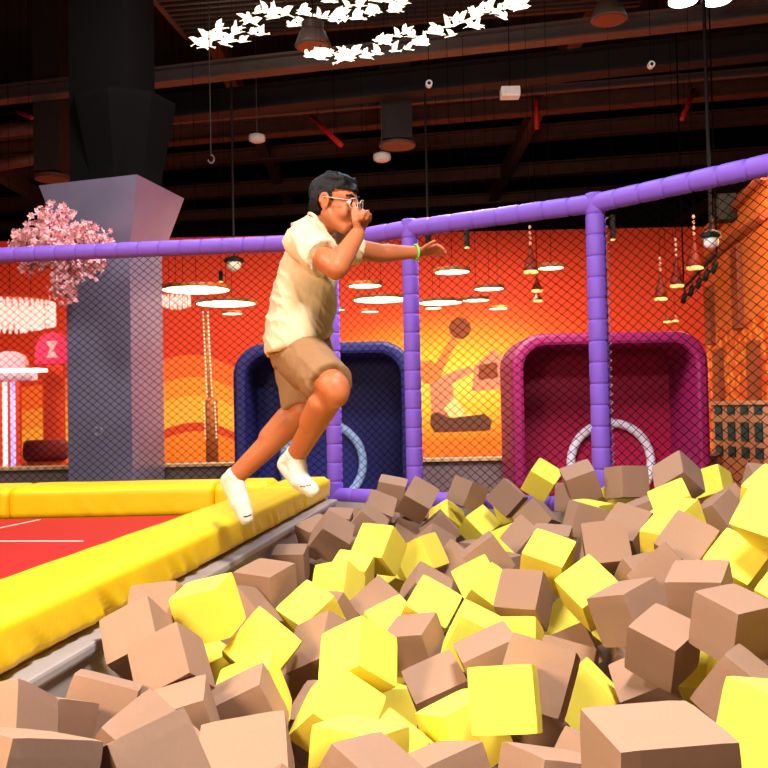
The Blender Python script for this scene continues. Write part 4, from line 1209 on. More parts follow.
# wristband
ax = (fw_ - fe).normalized(); u_, v_ = frame_of(ax); c_ = fe.lerp(fw_, 0.97)
bm = bmesh.new(); tube(bm, [c_ + (u_ * math.cos(a) + v_ * math.sin(a)) * 0.0305 for a in [2 * PI * k / 28 for k in range(28)]], 0.005, 8, closed=True)
wb = obj('wristband', bm, M_band, boy, smooth=True); wb['label'] = 'light green wristband'
# ================================================================== foam cubes
M_foamB = mat('brown_foam', srgb(160, 126, 105), 0.9, vary=0.025, scale=25, bump=0.25, bscale=420, spec=0.15)
M_foamY = mat('yellow_foam', srgb(255, 233, 88), 0.85, vary=0.02, scale=25, bump=0.25, bscale=420, spec=0.15, sub=0.0)
def cube_mesh(nm, m_, k):
    bm = bmesh.new(); box(bm, (-.5, -.5, -.5), (.5, .5, .5))
    bmesh.ops.subdivide_edges(bm, edges=bm.edges[:], cuts=5, use_grid_fill=True)
    rr = random.Random(k)
    sx = [rr.uniform(-.012, .012) for _ in range(6)]
    for v in bm.verts:            # hand-cut foam: faces bow inwards a touch, corners rounded
        c = v.co; on = [abs(abs(a) - .5) < 1e-5 for a in c]
        if sum(on) == 1:
            i = on.index(True); o_ = [j for j in range(3) if j != i]
            f = (1 - (2 * c[o_[0]]) ** 2) * (1 - (2 * c[o_[1]]) ** 2)
            c[i] -= math.copysign(0.008 * f, c[i])
        elif sum(on) == 2:
            for i in range(3):
                if on[i]: c[i] -= math.copysign(0.007, c[i])
        else:
            for i in range(3): c[i] -= math.copysign(0.016, c[i])
    me = bpy.data.meshes.new(nm); bmesh.ops.recalc_face_normals(bm, faces=bm.faces[:]); bm.to_mesh(me); bm.free(); me.materials.append(m_)
    return me
CM = {'B': [cube_mesh('foam_cube', M_foamB, k) for k in range(3)], 'Y': [cube_mesh('foam_cube', M_foamY, k + 9) for k in range(3)]}
CUBES = [
(-0.5117,1.2342,0.9912,0.5417,-0.6948,-0.2315,0.4127,0.1501,'B','brown foam cube at the bottom left edge, wide flat face towards the viewer','foam cubes in the pit'),
(-0.6925,1.5986,0.9314,0.7133,-0.2624,0.1237,0.6381,0.1504,'B','brown foam cube at the left edge against the grey pit wall, one shaded side','foam cubes in the pit'),
(-0.6850,1.7614,0.8786,0.3073,-0.5417,0.4877,-0.6118,0.1499,'B','brown foam cube half sunk behind the leftmost cubes near the grey wall','foam cubes in the pit'),
(-0.6202,1.9296,0.8667,0.6175,-0.7679,0.0451,0.1646,0.1399,'B','brown foam cube leaning below the grey pit wall, broad pale face up','foam cubes in the pit'),
(-0.4754,1.7147,0.8503,0.3170,-0.7640,-0.5527,0.1020,0.1494,'B','brown foam cube wedged behind the large tilted front cube at lower left','foam cubes in the pit'),
(-0.3771,1.3566,0.9426,0.4236,-0.2096,0.4571,-0.7535,0.1500,'B','brown foam cube large and tilted in the front row, second from the left','foam cubes in the pit'),
(-0.5076,2.1078,0.9068,0.0928,0.2111,0.4446,-0.8655,0.1342,'B','brown foam cube upright, just left of a yellow cube, in front of the yellow pad','foam cubes in the pit'),
(-0.6143,2.2390,0.9376,0.1034,0.2064,0.3823,-0.8947,0.1355,'B','brown foam cube touching the long yellow pad, shadow down its left side','foam cubes in the pit'),
(-0.6127,2.4359,0.9546,0.0529,-0.1001,-0.4683,0.8763,0.1351,'B','brown foam cube tucked under the yellow pad edge behind its neighbours','foam cubes in the pit'),
(-0.4509,1.9516,0.8221,0.0731,0.1247,0.0551,-0.9880,0.1475,'B','brown foam cube low in the gap below the upright cube at left','foam cubes in the pit'),
(-0.4769,2.3921,0.9778,0.0217,0.1529,0.7437,-0.6504,0.1356,'Y','yellow foam cube nearest to the long yellow pad, at the left of the pit','foam cubes in the pit'),
(-0.3470,2.4601,0.8519,0.4005,0.1823,0.5277,-0.7266,0.1516,'Y','yellow foam cube balanced on a corner right below the one by the pad','foam cubes in the pit'),
(-0.3408,2.2759,0.7887,0.0234,0.1689,0.0442,-0.9844,0.1440,'Y','yellow foam cube pressed under a pale tilted brown cube at lower left','foam cubes in the pit'),
(-0.4069,3.0125,0.9068,0.0040,-0.2475,-0.9652,-0.0837,0.1508,'B','brown foam cube flat on its base beside the grey wall under the jumper','foam cubes in the pit'),
(-0.4515,2.8351,0.8453,0.5134,-0.3090,0.2274,-0.7676,0.1500,'B','brown foam cube small visible corner between two yellow cubes near the grey wall','foam cubes in the pit'),
(-0.3359,2.1290,0.7939,0.6733,-0.1146,-0.1884,0.7058,0.1439,'B','brown foam cube tipped forward over a yellow cube, pale top, dark underside','foam cubes in the pit'),
(-0.2632,1.6803,0.8180,0.0765,-0.0055,0.8585,-0.5070,0.1612,'B','brown foam cube in the front row, third from the left, half in shadow','foam cubes in the pit'),
(-0.1927,1.5182,0.7780,0.2094,0.2941,0.7669,-0.5306,0.1500,'B','brown foam cube only a tip rising at the bottom edge of the picture','foam cubes in the pit'),
(-0.1777,2.5800,0.8066,0.2134,-0.3367,-0.3339,0.8542,0.1534,'B','brown foam cube sloping face wedged left of the tallest yellow cube','foam cubes in the pit'),
(-0.1623,2.3536,0.6885,0.1961,-0.9587,0.1904,-0.0784,0.1499,'B','brown foam cube thin sliver between yellow cubes at lower left centre','foam cubes in the pit'),
(-0.2482,2.9269,0.8290,0.3146,0.2340,0.2221,-0.8927,0.1461,'Y','yellow foam cube pale flat top, right of the brown one by the grey wall','foam cubes in the pit'),
(-0.0789,2.2904,0.8654,0.5281,-0.4865,-0.6955,0.0264,0.1403,'Y','yellow foam cube tallest and brightest, standing on edge in the middle front','foam cubes in the pit'),
(-0.1280,2.1549,0.7698,0.3325,-0.8907,0.0748,0.3009,0.1487,'Y','yellow foam cube slanting directly below the tallest yellow cube','foam cubes in the pit'),
(-0.0678,1.8710,0.7717,0.0271,-0.2641,-0.9617,0.0689,0.1509,'Y','yellow foam cube behind the brown cube at the bottom centre, flat pale top','foam cubes in the pit'),
(0.0303,2.0253,0.7044,0.4284,-0.7739,0.4589,-0.0832,0.1500,'Y','yellow foam cube small corner peeping out right of the bottom centre','foam cubes in the pit'),
(0.1721,2.1432,0.7310,0.6203,-0.7331,-0.2712,0.0659,0.1499,'Y','yellow foam cube tilted face left of the square yellow front','foam cubes in the pit'),
(0.2460,1.9450,0.8692,0.6140,0.3374,-0.4805,0.5275,0.1382,'Y','yellow foam cube square front facing the viewer, lower centre right','foam cubes in the pit'),
(0.5535,2.5896,0.6664,0.1628,0.3738,0.5522,-0.7272,0.1440,'Y','yellow foam cube tilted wedge to the right of the square yellow front','foam cubes in the pit'),
(-0.0375,1.4673,0.8627,0.1587,-0.8624,-0.4455,0.1806,0.1487,'B','brown foam cube front row, at the bottom centre, broad pale top','foam cubes in the pit'),
(0.0940,1.7485,0.7587,0.0924,-0.2984,0.9430,-0.1151,0.1503,'B','brown foam cube front row, just below the square yellow front','foam cubes in the pit'),
(0.2662,1.4816,0.8521,0.9766,-0.0918,0.1123,0.1586,0.1508,'B','brown foam cube front row, left of the biggest near cube','foam cubes in the pit'),
(0.3794,1.6776,0.7845,0.4474,-0.6513,0.5416,-0.2868,0.1500,'B','brown foam cube small piece in the gap left of the biggest near cube','foam cubes in the pit'),
(0.3407,2.0864,0.8727,0.5606,-0.7983,0.2198,-0.0026,0.1511,'B','brown foam cube large face leaning behind the square yellow front','foam cubes in the pit'),
(0.5412,2.7848,0.6824,0.1349,-0.1604,-0.9625,0.1723,0.1635,'B','brown foam cube narrow edge behind the leaning brown face at centre right','foam cubes in the pit'),
(0.2688,2.3283,0.8309,0.0389,0.1940,0.0430,-0.9793,0.1502,'B','brown foam cube pale flat top above the square yellow front','foam cubes in the pit'),
(0.1353,2.4183,0.7280,0.8091,-0.5554,-0.1839,-0.0548,0.1493,'B','brown foam cube orange toned face right of the tallest yellow cube','foam cubes in the pit'),
(0.0806,2.7720,0.7755,0.8334,0.0085,-0.1743,0.5244,0.1376,'B','brown foam cube box shape right of and behind the tallest yellow cube','foam cubes in the pit'),
(0.1276,2.9152,0.8370,0.3313,-0.9061,0.1733,0.1976,0.1464,'Y','yellow foam cube large diamond shaped face in the centre of the pit','foam cubes in the pit'),
(0.0076,3.0209,0.7531,0.3025,0.0353,0.3604,-0.8817,0.1501,'Y','yellow foam cube low flat top left of the central diamond face','foam cubes in the pit'),
(-0.0244,3.2202,0.7785,0.2427,0.2540,0.3154,-0.8815,0.1499,'B','brown foam cube triangular face in front of a cluster of yellow cubes','foam cubes in the pit'),
(-0.2136,3.1155,0.7690,0.2856,-0.1337,-0.3007,0.9001,0.1500,'B','brown foam cube dark side squeezed below the left of the yellow cluster','foam cubes in the pit'),
(-0.0342,3.7324,0.9166,0.7167,-0.4019,-0.5676,0.0505,0.1533,'Y','yellow foam cube largest of the cluster below the jumper, dark right side','foam cubes in the pit'),
(-0.1424,3.5828,0.8364,0.6540,-0.4451,-0.4887,0.3678,0.1468,'Y','yellow foam cube middle of the cluster of three below the jumper','foam cubes in the pit'),
(-0.1884,3.4010,0.8282,0.1472,-0.1830,-0.4124,0.8802,0.1449,'Y','yellow foam cube lowest left of the cluster below the jumper, curved shadow','foam cubes in the pit'),
(0.1483,3.9380,0.8505,0.4551,-0.7423,-0.4210,0.2540,0.1499,'Y','yellow foam cube right of the cluster below the jumper, two lit sides','foam cubes in the pit'),
(0.4606,3.0712,0.8397,0.7800,0.2082,-0.3589,0.4685,0.1498,'B','brown foam cube boxy, square front, near the middle of the pit','foam cubes in the pit'),
(0.4115,2.9205,0.7262,0.0103,-0.1677,-0.9511,0.2593,0.1477,'Y','yellow foam cube flat top right under the boxy brown cube','foam cubes in the pit'),
(0.2524,2.6793,0.8106,0.9679,0.0841,0.2294,-0.0586,0.1500,'Y','yellow foam cube shaded front left of the boxy brown cube','foam cubes in the pit'),
(0.3559,3.5081,0.8002,0.0851,0.2079,0.3870,-0.8943,0.1519,'Y','yellow foam cube pointed top behind the central diamond face','foam cubes in the pit'),
(0.3762,3.2828,0.8055,0.8745,-0.3550,0.3306,-0.0021,0.1504,'Y','yellow foam cube sloping top touching the boxy brown cube','foam cubes in the pit'),
(0.3332,1.1443,1.0222,0.0023,-0.6677,-0.7443,-0.0146,0.1501,'B','brown foam cube biggest and nearest, at the bottom right, flat pale top','foam cubes in the pit'),
(0.6849,1.6048,0.9114,0.5572,-0.6571,0.4187,-0.2872,0.1500,'Y','yellow foam cube at the bottom right corner beside the biggest near cube','foam cubes in the pit'),
(0.8121,2.1112,0.8238,0.1497,0.8519,-0.2593,0.4296,0.1412,'B','brown foam cube peaked, behind the biggest near cube at the right','foam cubes in the pit'),
(0.7280,2.4123,0.8493,0.0787,-0.3919,-0.8931,-0.2062,0.1417,'B','brown foam cube standing clear with a black shaded side, right front','foam cubes in the pit'),
(0.8642,2.2793,0.9382,0.0862,-0.5198,-0.8464,-0.0774,0.1436,'B','brown foam cube large upright at the right edge, sharp near corner','foam cubes in the pit'),
(0.8571,2.4807,0.9670,0.0670,0.2566,0.9576,0.1126,0.1501,'B','brown foam cube flat pale top behind the large upright at the right edge','foam cubes in the pit'),
(0.6949,2.6161,0.8957,0.1553,0.4597,0.8735,0.0399,0.1503,'B','brown foam cube tilted with long pale top, right of the centre diamond','foam cubes in the pit'),
(0.6577,2.9557,0.8822,0.0560,-0.5162,-0.7607,-0.3895,0.1488,'Y','yellow foam cube diamond shaped top, right of the boxy brown cube','foam cubes in the pit'),
(0.5618,3.1848,0.9433,0.0788,-0.2459,-0.9244,-0.2808,0.1501,'Y','yellow foam cube pale top tilted forward, right behind the boxy brown cube','foam cubes in the pit'),
(0.7656,3.1643,0.9894,0.0404,-0.0903,-0.4881,0.8672,0.1538,'B','brown foam cube square face towards the viewer under the right purple post','foam cubes in the pit'),
(0.8591,3.0261,0.8895,0.3127,-0.9233,-0.2209,0.0301,0.1499,'B','brown foam cube low, between square faced cube and a sloping brown one','foam cubes in the pit'),
(0.8340,2.7306,0.9683,0.3418,0.1255,0.9202,-0.1434,0.1541,'B','brown foam cube peaked slope behind the long pale topped brown cube','foam cubes in the pit'),
(0.9730,2.9261,1.0275,0.4510,-0.8005,0.3935,0.0304,0.1497,'B','brown foam cube large diamond face left of the yellow heap at right','foam cubes in the pit'),
(0.9843,3.1605,1.0046,0.9264,0.1837,-0.0032,-0.3286,0.1504,'Y','yellow foam cube bright top with an orange front, below the right post','foam cubes in the pit'),
(1.1630,3.6390,1.0723,0.0959,-0.2297,-0.1850,0.9507,0.1522,'Y','yellow foam cube broad pale face in front of the dark bottomed cube, back right','foam cubes in the pit'),
(1.1117,3.4558,1.0320,0.1674,-0.8780,0.4345,-0.1108,0.1480,'Y','yellow foam cube overlapping the broad pale yellow face at back right','foam cubes in the pit'),
(1.1489,4.3118,1.1208,0.0391,0.5702,0.8184,-0.0598,0.1502,'B','brown foam cube at the foot of the right purple post, two even sides','foam cubes in the pit'),
(1.2597,3.8914,1.1664,0.7579,-0.0704,-0.4358,0.4803,0.1502,'B','brown foam cube highest at back right, dark underside, against the magenta arch','foam cubes in the pit'),
(1.5090,4.1604,1.1117,0.0884,0.3607,0.9002,-0.2274,0.1354,'Y','yellow foam cube on the back edge at right under the magenta arch corner','foam cubes in the pit'),
(1.2807,3.4762,1.0546,0.9171,-0.1531,-0.2572,0.2633,0.1357,'B','brown foam cube pale top with two brown sides, left of the yellow heap','foam cubes in the pit'),
(1.3912,3.6405,1.0595,0.2516,0.1884,0.9304,-0.1885,0.1500,'B','brown foam cube small pale top behind the two sided cube at right','foam cubes in the pit'),
(1.6292,3.8866,1.1242,0.8420,-0.5336,0.0796,0.0076,0.1498,'B','grey brown foam cube at the far right back below the teal fence','foam cubes in the pit'),
(1.2464,2.9097,1.1755,0.8074,-0.4717,-0.3351,0.1149,0.1500,'Y','yellow foam cube topmost of the yellow heap at the right edge','foam cubes in the pit'),
(1.1326,2.6469,1.1452,0.7392,0.4457,-0.1681,-0.4760,0.1500,'Y','yellow foam cube middle of the yellow heap at the right edge','foam cubes in the pit'),
(1.0641,2.7825,0.9843,0.3949,-0.8356,0.3694,0.0967,0.1493,'Y','yellow foam cube lowest of the yellow heap at right, broad shining face','foam cubes in the pit'),
(1.0504,2.3677,0.9662,0.3128,-0.8726,-0.3312,-0.1761,0.1500,'Y','yellow foam cube cut by the right edge, behind the large upright cube','foam cubes in the pit'),
(0.3458,5.2193,0.8449,0.1398,-0.3288,-0.3084,0.8816,0.1500,'Y','yellow foam cube farthest, against the purple bottom rail in the centre','foam cubes in the pit'),
(0.2714,4.6595,0.8607,0.6526,-0.6315,0.2970,0.2951,0.1507,'B','brown foam cube dark peaked face in front of the farthest yellow cube','foam cubes in the pit'),
(0.2220,4.3409,0.8181,0.8643,-0.3845,0.1900,0.2626,0.1512,'B','brown foam cube grey slope in front of the dark peaked face','foam cubes in the pit'),
(0.3176,4.0228,0.7927,0.6981,-0.5234,-0.0537,0.4857,0.1500,'B','brown foam cube small brown face right of the two sided yellow cube','foam cubes in the pit'),
(0.1629,4.6844,1.0188,0.8930,-0.3627,0.2577,0.0685,0.1513,'B','brown foam cube blackish face at the foot of the middle purple post','foam cubes in the pit'),
(0.0265,4.9641,1.0306,0.7758,-0.6214,0.1029,0.0364,0.1537,'B','brown foam cube rearmost grey one before the navy arch','foam cubes in the pit'),
(-0.0473,4.8194,0.9449,0.3106,-0.9307,0.0384,0.1892,0.1516,'B','brown foam cube grey tilted face before the navy arch and ring','foam cubes in the pit'),
(-0.0999,4.5824,0.9040,0.9340,0.1307,0.3295,-0.0455,0.1511,'B','brown foam cube grey top and dark front above the yellow cluster','foam cubes in the pit'),
(-0.2581,4.1478,0.9133,0.3911,-0.6408,-0.6602,0.0236,0.1501,'B','brown foam cube grey top and big dark front left of the yellow cluster','foam cubes in the pit'),
(-0.2664,5.0829,0.8466,0.0711,0.0044,-0.1580,0.9849,0.1506,'B','grey brown foam cube low at the end of the yellow pad','foam cubes in the pit'),
(-0.3366,4.3764,0.8853,0.7381,-0.4911,0.3244,-0.3299,0.1504,'B','brown foam cube brown end against the grey wall below the front foot','foam cubes in the pit'),
(-0.4261,3.9741,0.8204,0.0079,0.0364,0.9952,0.0904,0.1445,'B','brown foam cube pale top with a small dark hole, along the grey wall','foam cubes in the pit'),
(0.0884,4.8130,0.8034,0.9534,-0.2153,0.2019,0.0631,0.1500,'B','brown foam cube bluish grey slope between dark face and yellow cluster','foam cubes in the pit'),
(0.4621,5.1386,1.0018,0.6844,-0.6155,-0.0967,0.3788,0.1500,'B','grey brown foam cube pale small top, before the net right of the middle post','foam cubes in the pit'),
(0.6485,4.8530,1.0017,0.6420,-0.6524,0.3805,0.1320,0.1502,'B','dark grey diamond shaped foam cube at the back, left of the magenta arch','foam cubes in the pit'),
(0.8422,4.8818,1.0915,0.3032,0.0224,-0.8450,0.4400,0.1477,'Y','yellow foam cube at the back below the lower left of the magenta arch','foam cubes in the pit'),
(0.5105,4.9881,0.8323,0.2748,-0.3216,-0.8378,-0.3450,0.1498,'Y','yellow foam cube diamond top in the back, in front of the grey diamond','foam cubes in the pit'),
(0.7466,4.5002,0.9253,0.6142,-0.6266,0.4730,0.0803,0.1500,'B','brown foam cube brown peak right of the grey diamond at the back','foam cubes in the pit'),
(0.6321,4.0788,0.8853,0.7075,-0.5650,0.0702,0.4188,0.1496,'B','brown foam cube grey diamond face behind the boxy brown cube','foam cubes in the pit'),
(0.4100,3.7092,0.8734,0.2120,0.2236,0.6671,-0.6783,0.1552,'B','brown foam cube wide brown slope behind the pointed yellow top','foam cubes in the pit'),
(0.1383,3.4468,0.7887,0.8161,-0.5085,0.2133,0.1729,0.1500,'B','brown foam cube brown peak left behind the central diamond face','foam cubes in the pit'),
(0.9890,4.7846,1.0042,0.6182,-0.6199,-0.3142,0.3672,0.1500,'B','brown foam cube narrow grey face right of a back row yellow cube','foam cubes in the pit'),
(0.9519,4.4095,1.1156,0.1121,0.1320,0.8018,-0.5720,0.1512,'B','grey brown foam cube leaning left of the right purple post foot','foam cubes in the pit'),
(0.9326,4.1424,0.9762,0.0621,-0.3474,-0.9356,-0.0032,0.1499,'Y','yellow foam cube thin bright top left of the right post foot','foam cubes in the pit'),
(0.8677,3.9517,0.9848,0.6936,-0.7031,0.0844,0.1316,0.1500,'B','brown foam cube pale left edge and brown front under the right post','foam cubes in the pit'),
(0.6644,3.6543,0.9245,0.1519,0.0174,-0.0841,0.9847,0.1501,'B','brown foam cube mauve strip behind the forward tilted yellow top','foam cubes in the pit'),
(0.9001,3.3556,1.0132,0.3592,-0.8417,0.4004,-0.0472,0.1501,'B','brown foam cube mauve slope in front of the right post foot','foam cubes in the pit'),
(0.6194,3.0333,0.6788,0.1166,-0.1963,0.1509,0.9618,0.1410,'B','brown foam cube low, under the diamond topped yellow cube at right','foam cubes in the pit'),
(0.7130,2.5068,0.7023,0.8205,-0.5183,-0.1210,-0.2087,0.1501,'B','brown foam cube sunken beside the black shaded cube at right front','foam cubes in the pit'),
(-0.0089,2.7690,0.5944,0.0382,-0.5558,-0.8298,0.0320,0.1425,'Y','yellow foam cube mostly buried under the others in the pit','buried yellow foam cubes'),
(-0.2917,2.7586,0.6640,0.8512,0.2177,-0.2554,-0.4036,0.1365,'B','brown foam cube mostly buried under the others in the pit','buried brown foam cubes'),
(-0.5260,2.5771,0.7578,0.2993,-0.2666,-0.7445,0.5339,0.1365,'Y','yellow foam cube mostly buried under the others in the pit','buried yellow foam cubes'),
(0.8952,2.7043,0.6901,0.5704,-0.0060,0.6837,-0.4551,0.1500,'Y','yellow foam cube mostly buried under the others in the pit','buried yellow foam cubes'),
(0.4937,3.9029,0.7856,0.2315,0.0487,0.0153,-0.9715,0.1365,'B','brown foam cube mostly buried under the others in the pit','buried brown foam cubes'),
(0.3419,2.2225,0.6689,0.3298,-0.4397,-0.7759,-0.3096,0.1500,'B','brown foam cube mostly buried under the others in the pit','buried brown foam cubes'),
(1.1539,4.0117,1.0014,0.6708,0.1338,-0.1186,-0.7198,0.1365,'B','brown foam cube mostly buried under the others in the pit','buried brown foam cubes'),
(-0.1049,5.0345,0.8675,0.5624,-0.8211,0.0121,-0.0966,0.1365,'B','brown foam cube mostly buried under the others in the pit','buried brown foam cubes'),
(0.6494,3.2654,0.6934,0.4147,0.8330,-0.3133,0.1896,0.1500,'Y','yellow foam cube mostly buried under the others in the pit','buried yellow foam cubes'),
(0.5832,4.3755,0.8429,0.6846,0.3821,0.4029,0.4722,0.1365,'Y','yellow foam cube mostly buried under the others in the pit','buried yellow foam cubes'),
(0.7889,3.1121,0.5977,0.0075,0.2684,-0.1652,0.9490,0.1365,'B','brown foam cube mostly buried under the others in the pit','buried brown foam cubes'),
(-0.2885,2.4745,0.6008,0.5395,0.8107,-0.2024,-0.1035,0.1365,'B','brown foam cube mostly buried under the others in the pit','buried brown foam cubes'),
(0.0440,4.0548,0.7413,0.1194,0.2987,-0.8739,0.3646,0.1365,'Y','yellow foam cube mostly buried under the others in the pit','buried yellow foam cubes'),
(1.1371,4.5107,1.0249,0.6731,0.1799,0.4700,0.5420,0.1365,'Y','yellow foam cube mostly buried under the others in the pit','buried yellow foam cubes'),
(0.1612,5.2148,0.9282,0.5171,0.4156,0.6097,0.4336,0.1500,'B','brown foam cube mostly buried under the others in the pit','buried brown foam cubes'),
(0.8403,3.6533,0.8727,0.0477,-0.0946,-0.7524,-0.6501,0.1500,'B','brown foam cube mostly buried under the others in the pit','buried brown foam cubes'),
(0.4490,4.6250,0.7376,0.8941,-0.0178,-0.0086,0.4475,0.1425,'B','brown foam cube mostly buried under the others in the pit','buried brown foam cubes'),
(0.0165,5.3103,0.8137,0.0253,0.7330,-0.5445,-0.4070,0.1365,'B','brown foam cube mostly buried under the others in the pit','buried brown foam cubes'),
(0.2382,3.8560,0.6850,0.1427,-0.3580,0.5679,-0.7273,0.1365,'B','brown foam cube mostly buried under the others in the pit','buried brown foam cubes'),
(-0.1546,4.2850,0.7991,0.5125,-0.2881,-0.3038,0.7497,0.1365,'B','brown foam cube mostly buried under the others in the pit','buried brown foam cubes'),
(-0.3154,4.5050,0.6784,0.5078,0.7309,0.3132,0.3314,0.1500,'B','brown foam cube mostly buried under the others in the pit','buried brown foam cubes'),
(0.6941,5.0073,0.9232,0.3841,0.6925,0.1815,-0.5831,0.1365,'Y','yellow foam cube mostly buried under the others in the pit','buried yellow foam cubes'),
(1.1989,2.7108,0.6424,0.5813,-0.8107,-0.0688,-0.0095,0.1500,'B','brown foam cube in the heap just beyond the right edge of the picture','brown foam cubes beyond the right edge'),
(1.4967,2.4845,0.6050,0.3125,-0.1810,-0.4409,0.8217,0.1500,'B','brown foam cube in the heap just beyond the right edge of the picture','brown foam cubes beyond the right edge'),
(1.7049,3.0000,0.6324,0.6093,0.1817,0.4354,0.6373,0.1500,'B','brown foam cube in the heap just beyond the right edge of the picture','brown foam cubes beyond the right edge'),
(1.5547,2.7614,0.6179,0.8242,0.2630,-0.2747,-0.4195,0.1500,'Y','yellow foam cube in the heap just beyond the right edge of the picture','yellow foam cubes beyond the right edge'),
(0.9954,1.9868,0.6449,0.0637,-0.3397,-0.9152,-0.2074,0.1500,'B','brown foam cube in the heap just beyond the right edge of the picture','brown foam cubes beyond the right edge'),
(1.4443,2.2547,0.6136,0.6450,0.3862,0.1627,0.6390,0.1500,'B','brown foam cube in the heap just beyond the right edge of the picture','brown foam cubes beyond the right edge'),
(1.4309,3.0987,0.6111,0.7833,0.2989,0.5054,-0.2041,0.1500,'Y','yellow foam cube in the heap just beyond the right edge of the picture','yellow foam cubes beyond the right edge'),
(1.5727,3.5595,0.6534,0.9245,0.1344,-0.3287,-0.1384,0.1500,'B','brown foam cube in the heap just beyond the right edge of the picture','brown foam cubes beyond the right edge'),
(1.5141,3.3677,0.6001,0.9879,-0.1190,-0.0924,-0.0366,0.1500,'B','brown foam cube in the heap just beyond the right edge of the picture','brown foam cubes beyond the right edge'),
(0.7459,1.5023,0.6118,0.4734,0.2111,0.5517,0.6534,0.1500,'Y','yellow foam cube in the heap just beyond the right edge of the picture','yellow foam cubes beyond the right edge'),
(0.8999,1.7454,0.6329,0.5535,0.6456,0.5143,-0.1113,0.1500,'B','brown foam cube in the heap just beyond the right edge of the picture','brown foam cubes beyond the right edge'),
(1.2527,1.9002,0.6570,0.0763,-0.0065,-0.3644,0.9281,0.1500,'Y','yellow foam cube in the heap just beyond the right edge of the picture','yellow foam cubes beyond the right edge'),
(1.1781,2.1951,0.6555,0.0978,-0.1329,0.6501,-0.7417,0.1500,'B','brown foam cube in the heap just beyond the right edge of the picture','brown foam cubes beyond the right edge'),
(1.2767,1.6746,0.6011,0.5509,-0.5258,0.6471,0.0361,0.1500,'B','brown foam cube in the heap just beyond the right edge of the picture','brown foam cubes beyond the right edge'),
(1.0646,2.4741,0.6010,0.7311,-0.0430,-0.5479,-0.4042,0.1500,'Y','yellow foam cube in the heap just beyond the right edge of the picture','yellow foam cubes beyond the right edge'),
(1.2948,2.4134,0.6234,0.5273,0.3799,0.5188,-0.5554,0.1500,'B','brown foam cube in the heap just beyond the right edge of the picture','brown foam cubes beyond the right edge'),
(1.7208,2.6332,0.6150,0.0657,-0.3714,-0.3946,-0.8379,0.1500,'B','brown foam cube in the heap just beyond the right edge of the picture','brown foam cubes beyond the right edge'),
(1.0353,1.5884,0.6545,0.3340,0.3947,0.4124,-0.7501,0.1500,'Y','yellow foam cube in the heap just beyond the right edge of the picture','yellow foam cubes beyond the right edge'),
(1.8050,2.9383,0.8154,0.1304,-0.3576,-0.9245,-0.0194,0.1500,'Y','yellow foam cube in the heap just beyond the right edge of the picture','yellow foam cubes beyond the right edge'),
(1.5055,3.4109,0.8017,0.1649,-0.4370,-0.6839,0.5604,0.1500,'B','brown foam cube in the heap just beyond the right edge of the picture','brown foam cubes beyond the right edge'),
(1.0590,1.8055,0.7651,0.5013,-0.2823,0.7515,-0.3228,0.1500,'Y','yellow foam cube in the heap just beyond the right edge of the picture','yellow foam cubes beyond the right edge'),
(1.3528,2.9036,0.7908,0.4470,-0.1762,-0.7978,-0.3642,0.1500,'Y','yellow foam cube in the heap just beyond the right edge of the picture','yellow foam cubes beyond the right edge'),
(1.2671,2.5073,0.8039,0.7635,-0.1906,-0.5332,0.3107,0.1500,'B','brown foam cube in the heap just beyond the right edge of the picture','brown foam cubes beyond the right edge'),
(1.3959,2.1933,0.8019,0.2857,-0.3269,-0.2303,-0.8709,0.1500,'B','brown foam cube in the heap just beyond the right edge of the picture','brown foam cubes beyond the right edge'),
(1.5725,2.9079,0.8127,0.5742,-0.0136,-0.7466,-0.3356,0.1500,'B','brown foam cube in the heap just beyond the right edge of the picture','brown foam cubes beyond the right edge'),
(1.2182,1.6513,0.8178,0.6859,0.3840,0.6150,-0.0618,0.1500,'B','brown foam cube in the heap just beyond the right edge of the picture','brown foam cubes beyond the right edge'),
(1.2557,2.0225,0.8093,0.0789,0.7258,-0.6831,-0.0171,0.1500,'Y','yellow foam cube in the heap just beyond the right edge of the picture','yellow foam cubes beyond the right edge'),
(1.4117,2.7080,0.7688,0.4614,0.3246,-0.1124,-0.8180,0.1500,'B','brown foam cube in the heap just beyond the right edge of the picture','brown foam cubes beyond the right edge'),
(1.6777,3.3097,0.7728,0.8079,0.4960,-0.0826,-0.3073,0.1500,'Y','yellow foam cube in the heap just beyond the right edge of the picture','yellow foam cubes beyond the right edge'),
(1.5896,2.3807,0.7722,0.2231,0.4168,-0.8140,0.3374,0.1500,'Y','yellow foam cube in the heap just beyond the right edge of the picture','yellow foam cubes beyond the right edge'),
(1.5286,3.1547,0.7891,0.3637,0.1328,-0.8372,0.3862,0.1500,'B','brown foam cube in the heap just beyond the right edge of the picture','brown foam cubes beyond the right edge'),
(1.0163,2.1377,0.7790,0.1754,0.3957,-0.7500,0.5002,0.1500,'Y','yellow foam cube in the heap just beyond the right edge of the picture','yellow foam cubes beyond the right edge'),
(-0.3262,1.9273,0.6695,0.6133,-0.5169,0.1181,-0.5854,0.1500,'B','brown foam cube mostly buried under the others in the pit','buried brown foam cubes'),
(-0.2891,1.3823,0.5933,0.5476,0.6316,-0.2999,-0.4596,0.1500,'B','brown foam cube mostly buried under the others in the pit','buried brown foam cubes'),
(0.1023,2.1476,0.5376,0.9322,-0.1111,0.0440,0.3416,0.1500,'B','brown foam cube mostly buried under the others in the pit','buried brown foam cubes'),
(0.6848,2.6552,0.5255,0.5855,-0.4962,-0.5529,-0.3244,0.1500,'B','brown foam cube mostly buried under the others in the pit','buried brown foam cubes'),
(0.2263,1.8707,0.5815,0.4286,0.8655,0.0968,-0.2404,0.1500,'B','brown foam cube mostly buried under the others in the pit','buried brown foam cubes'),
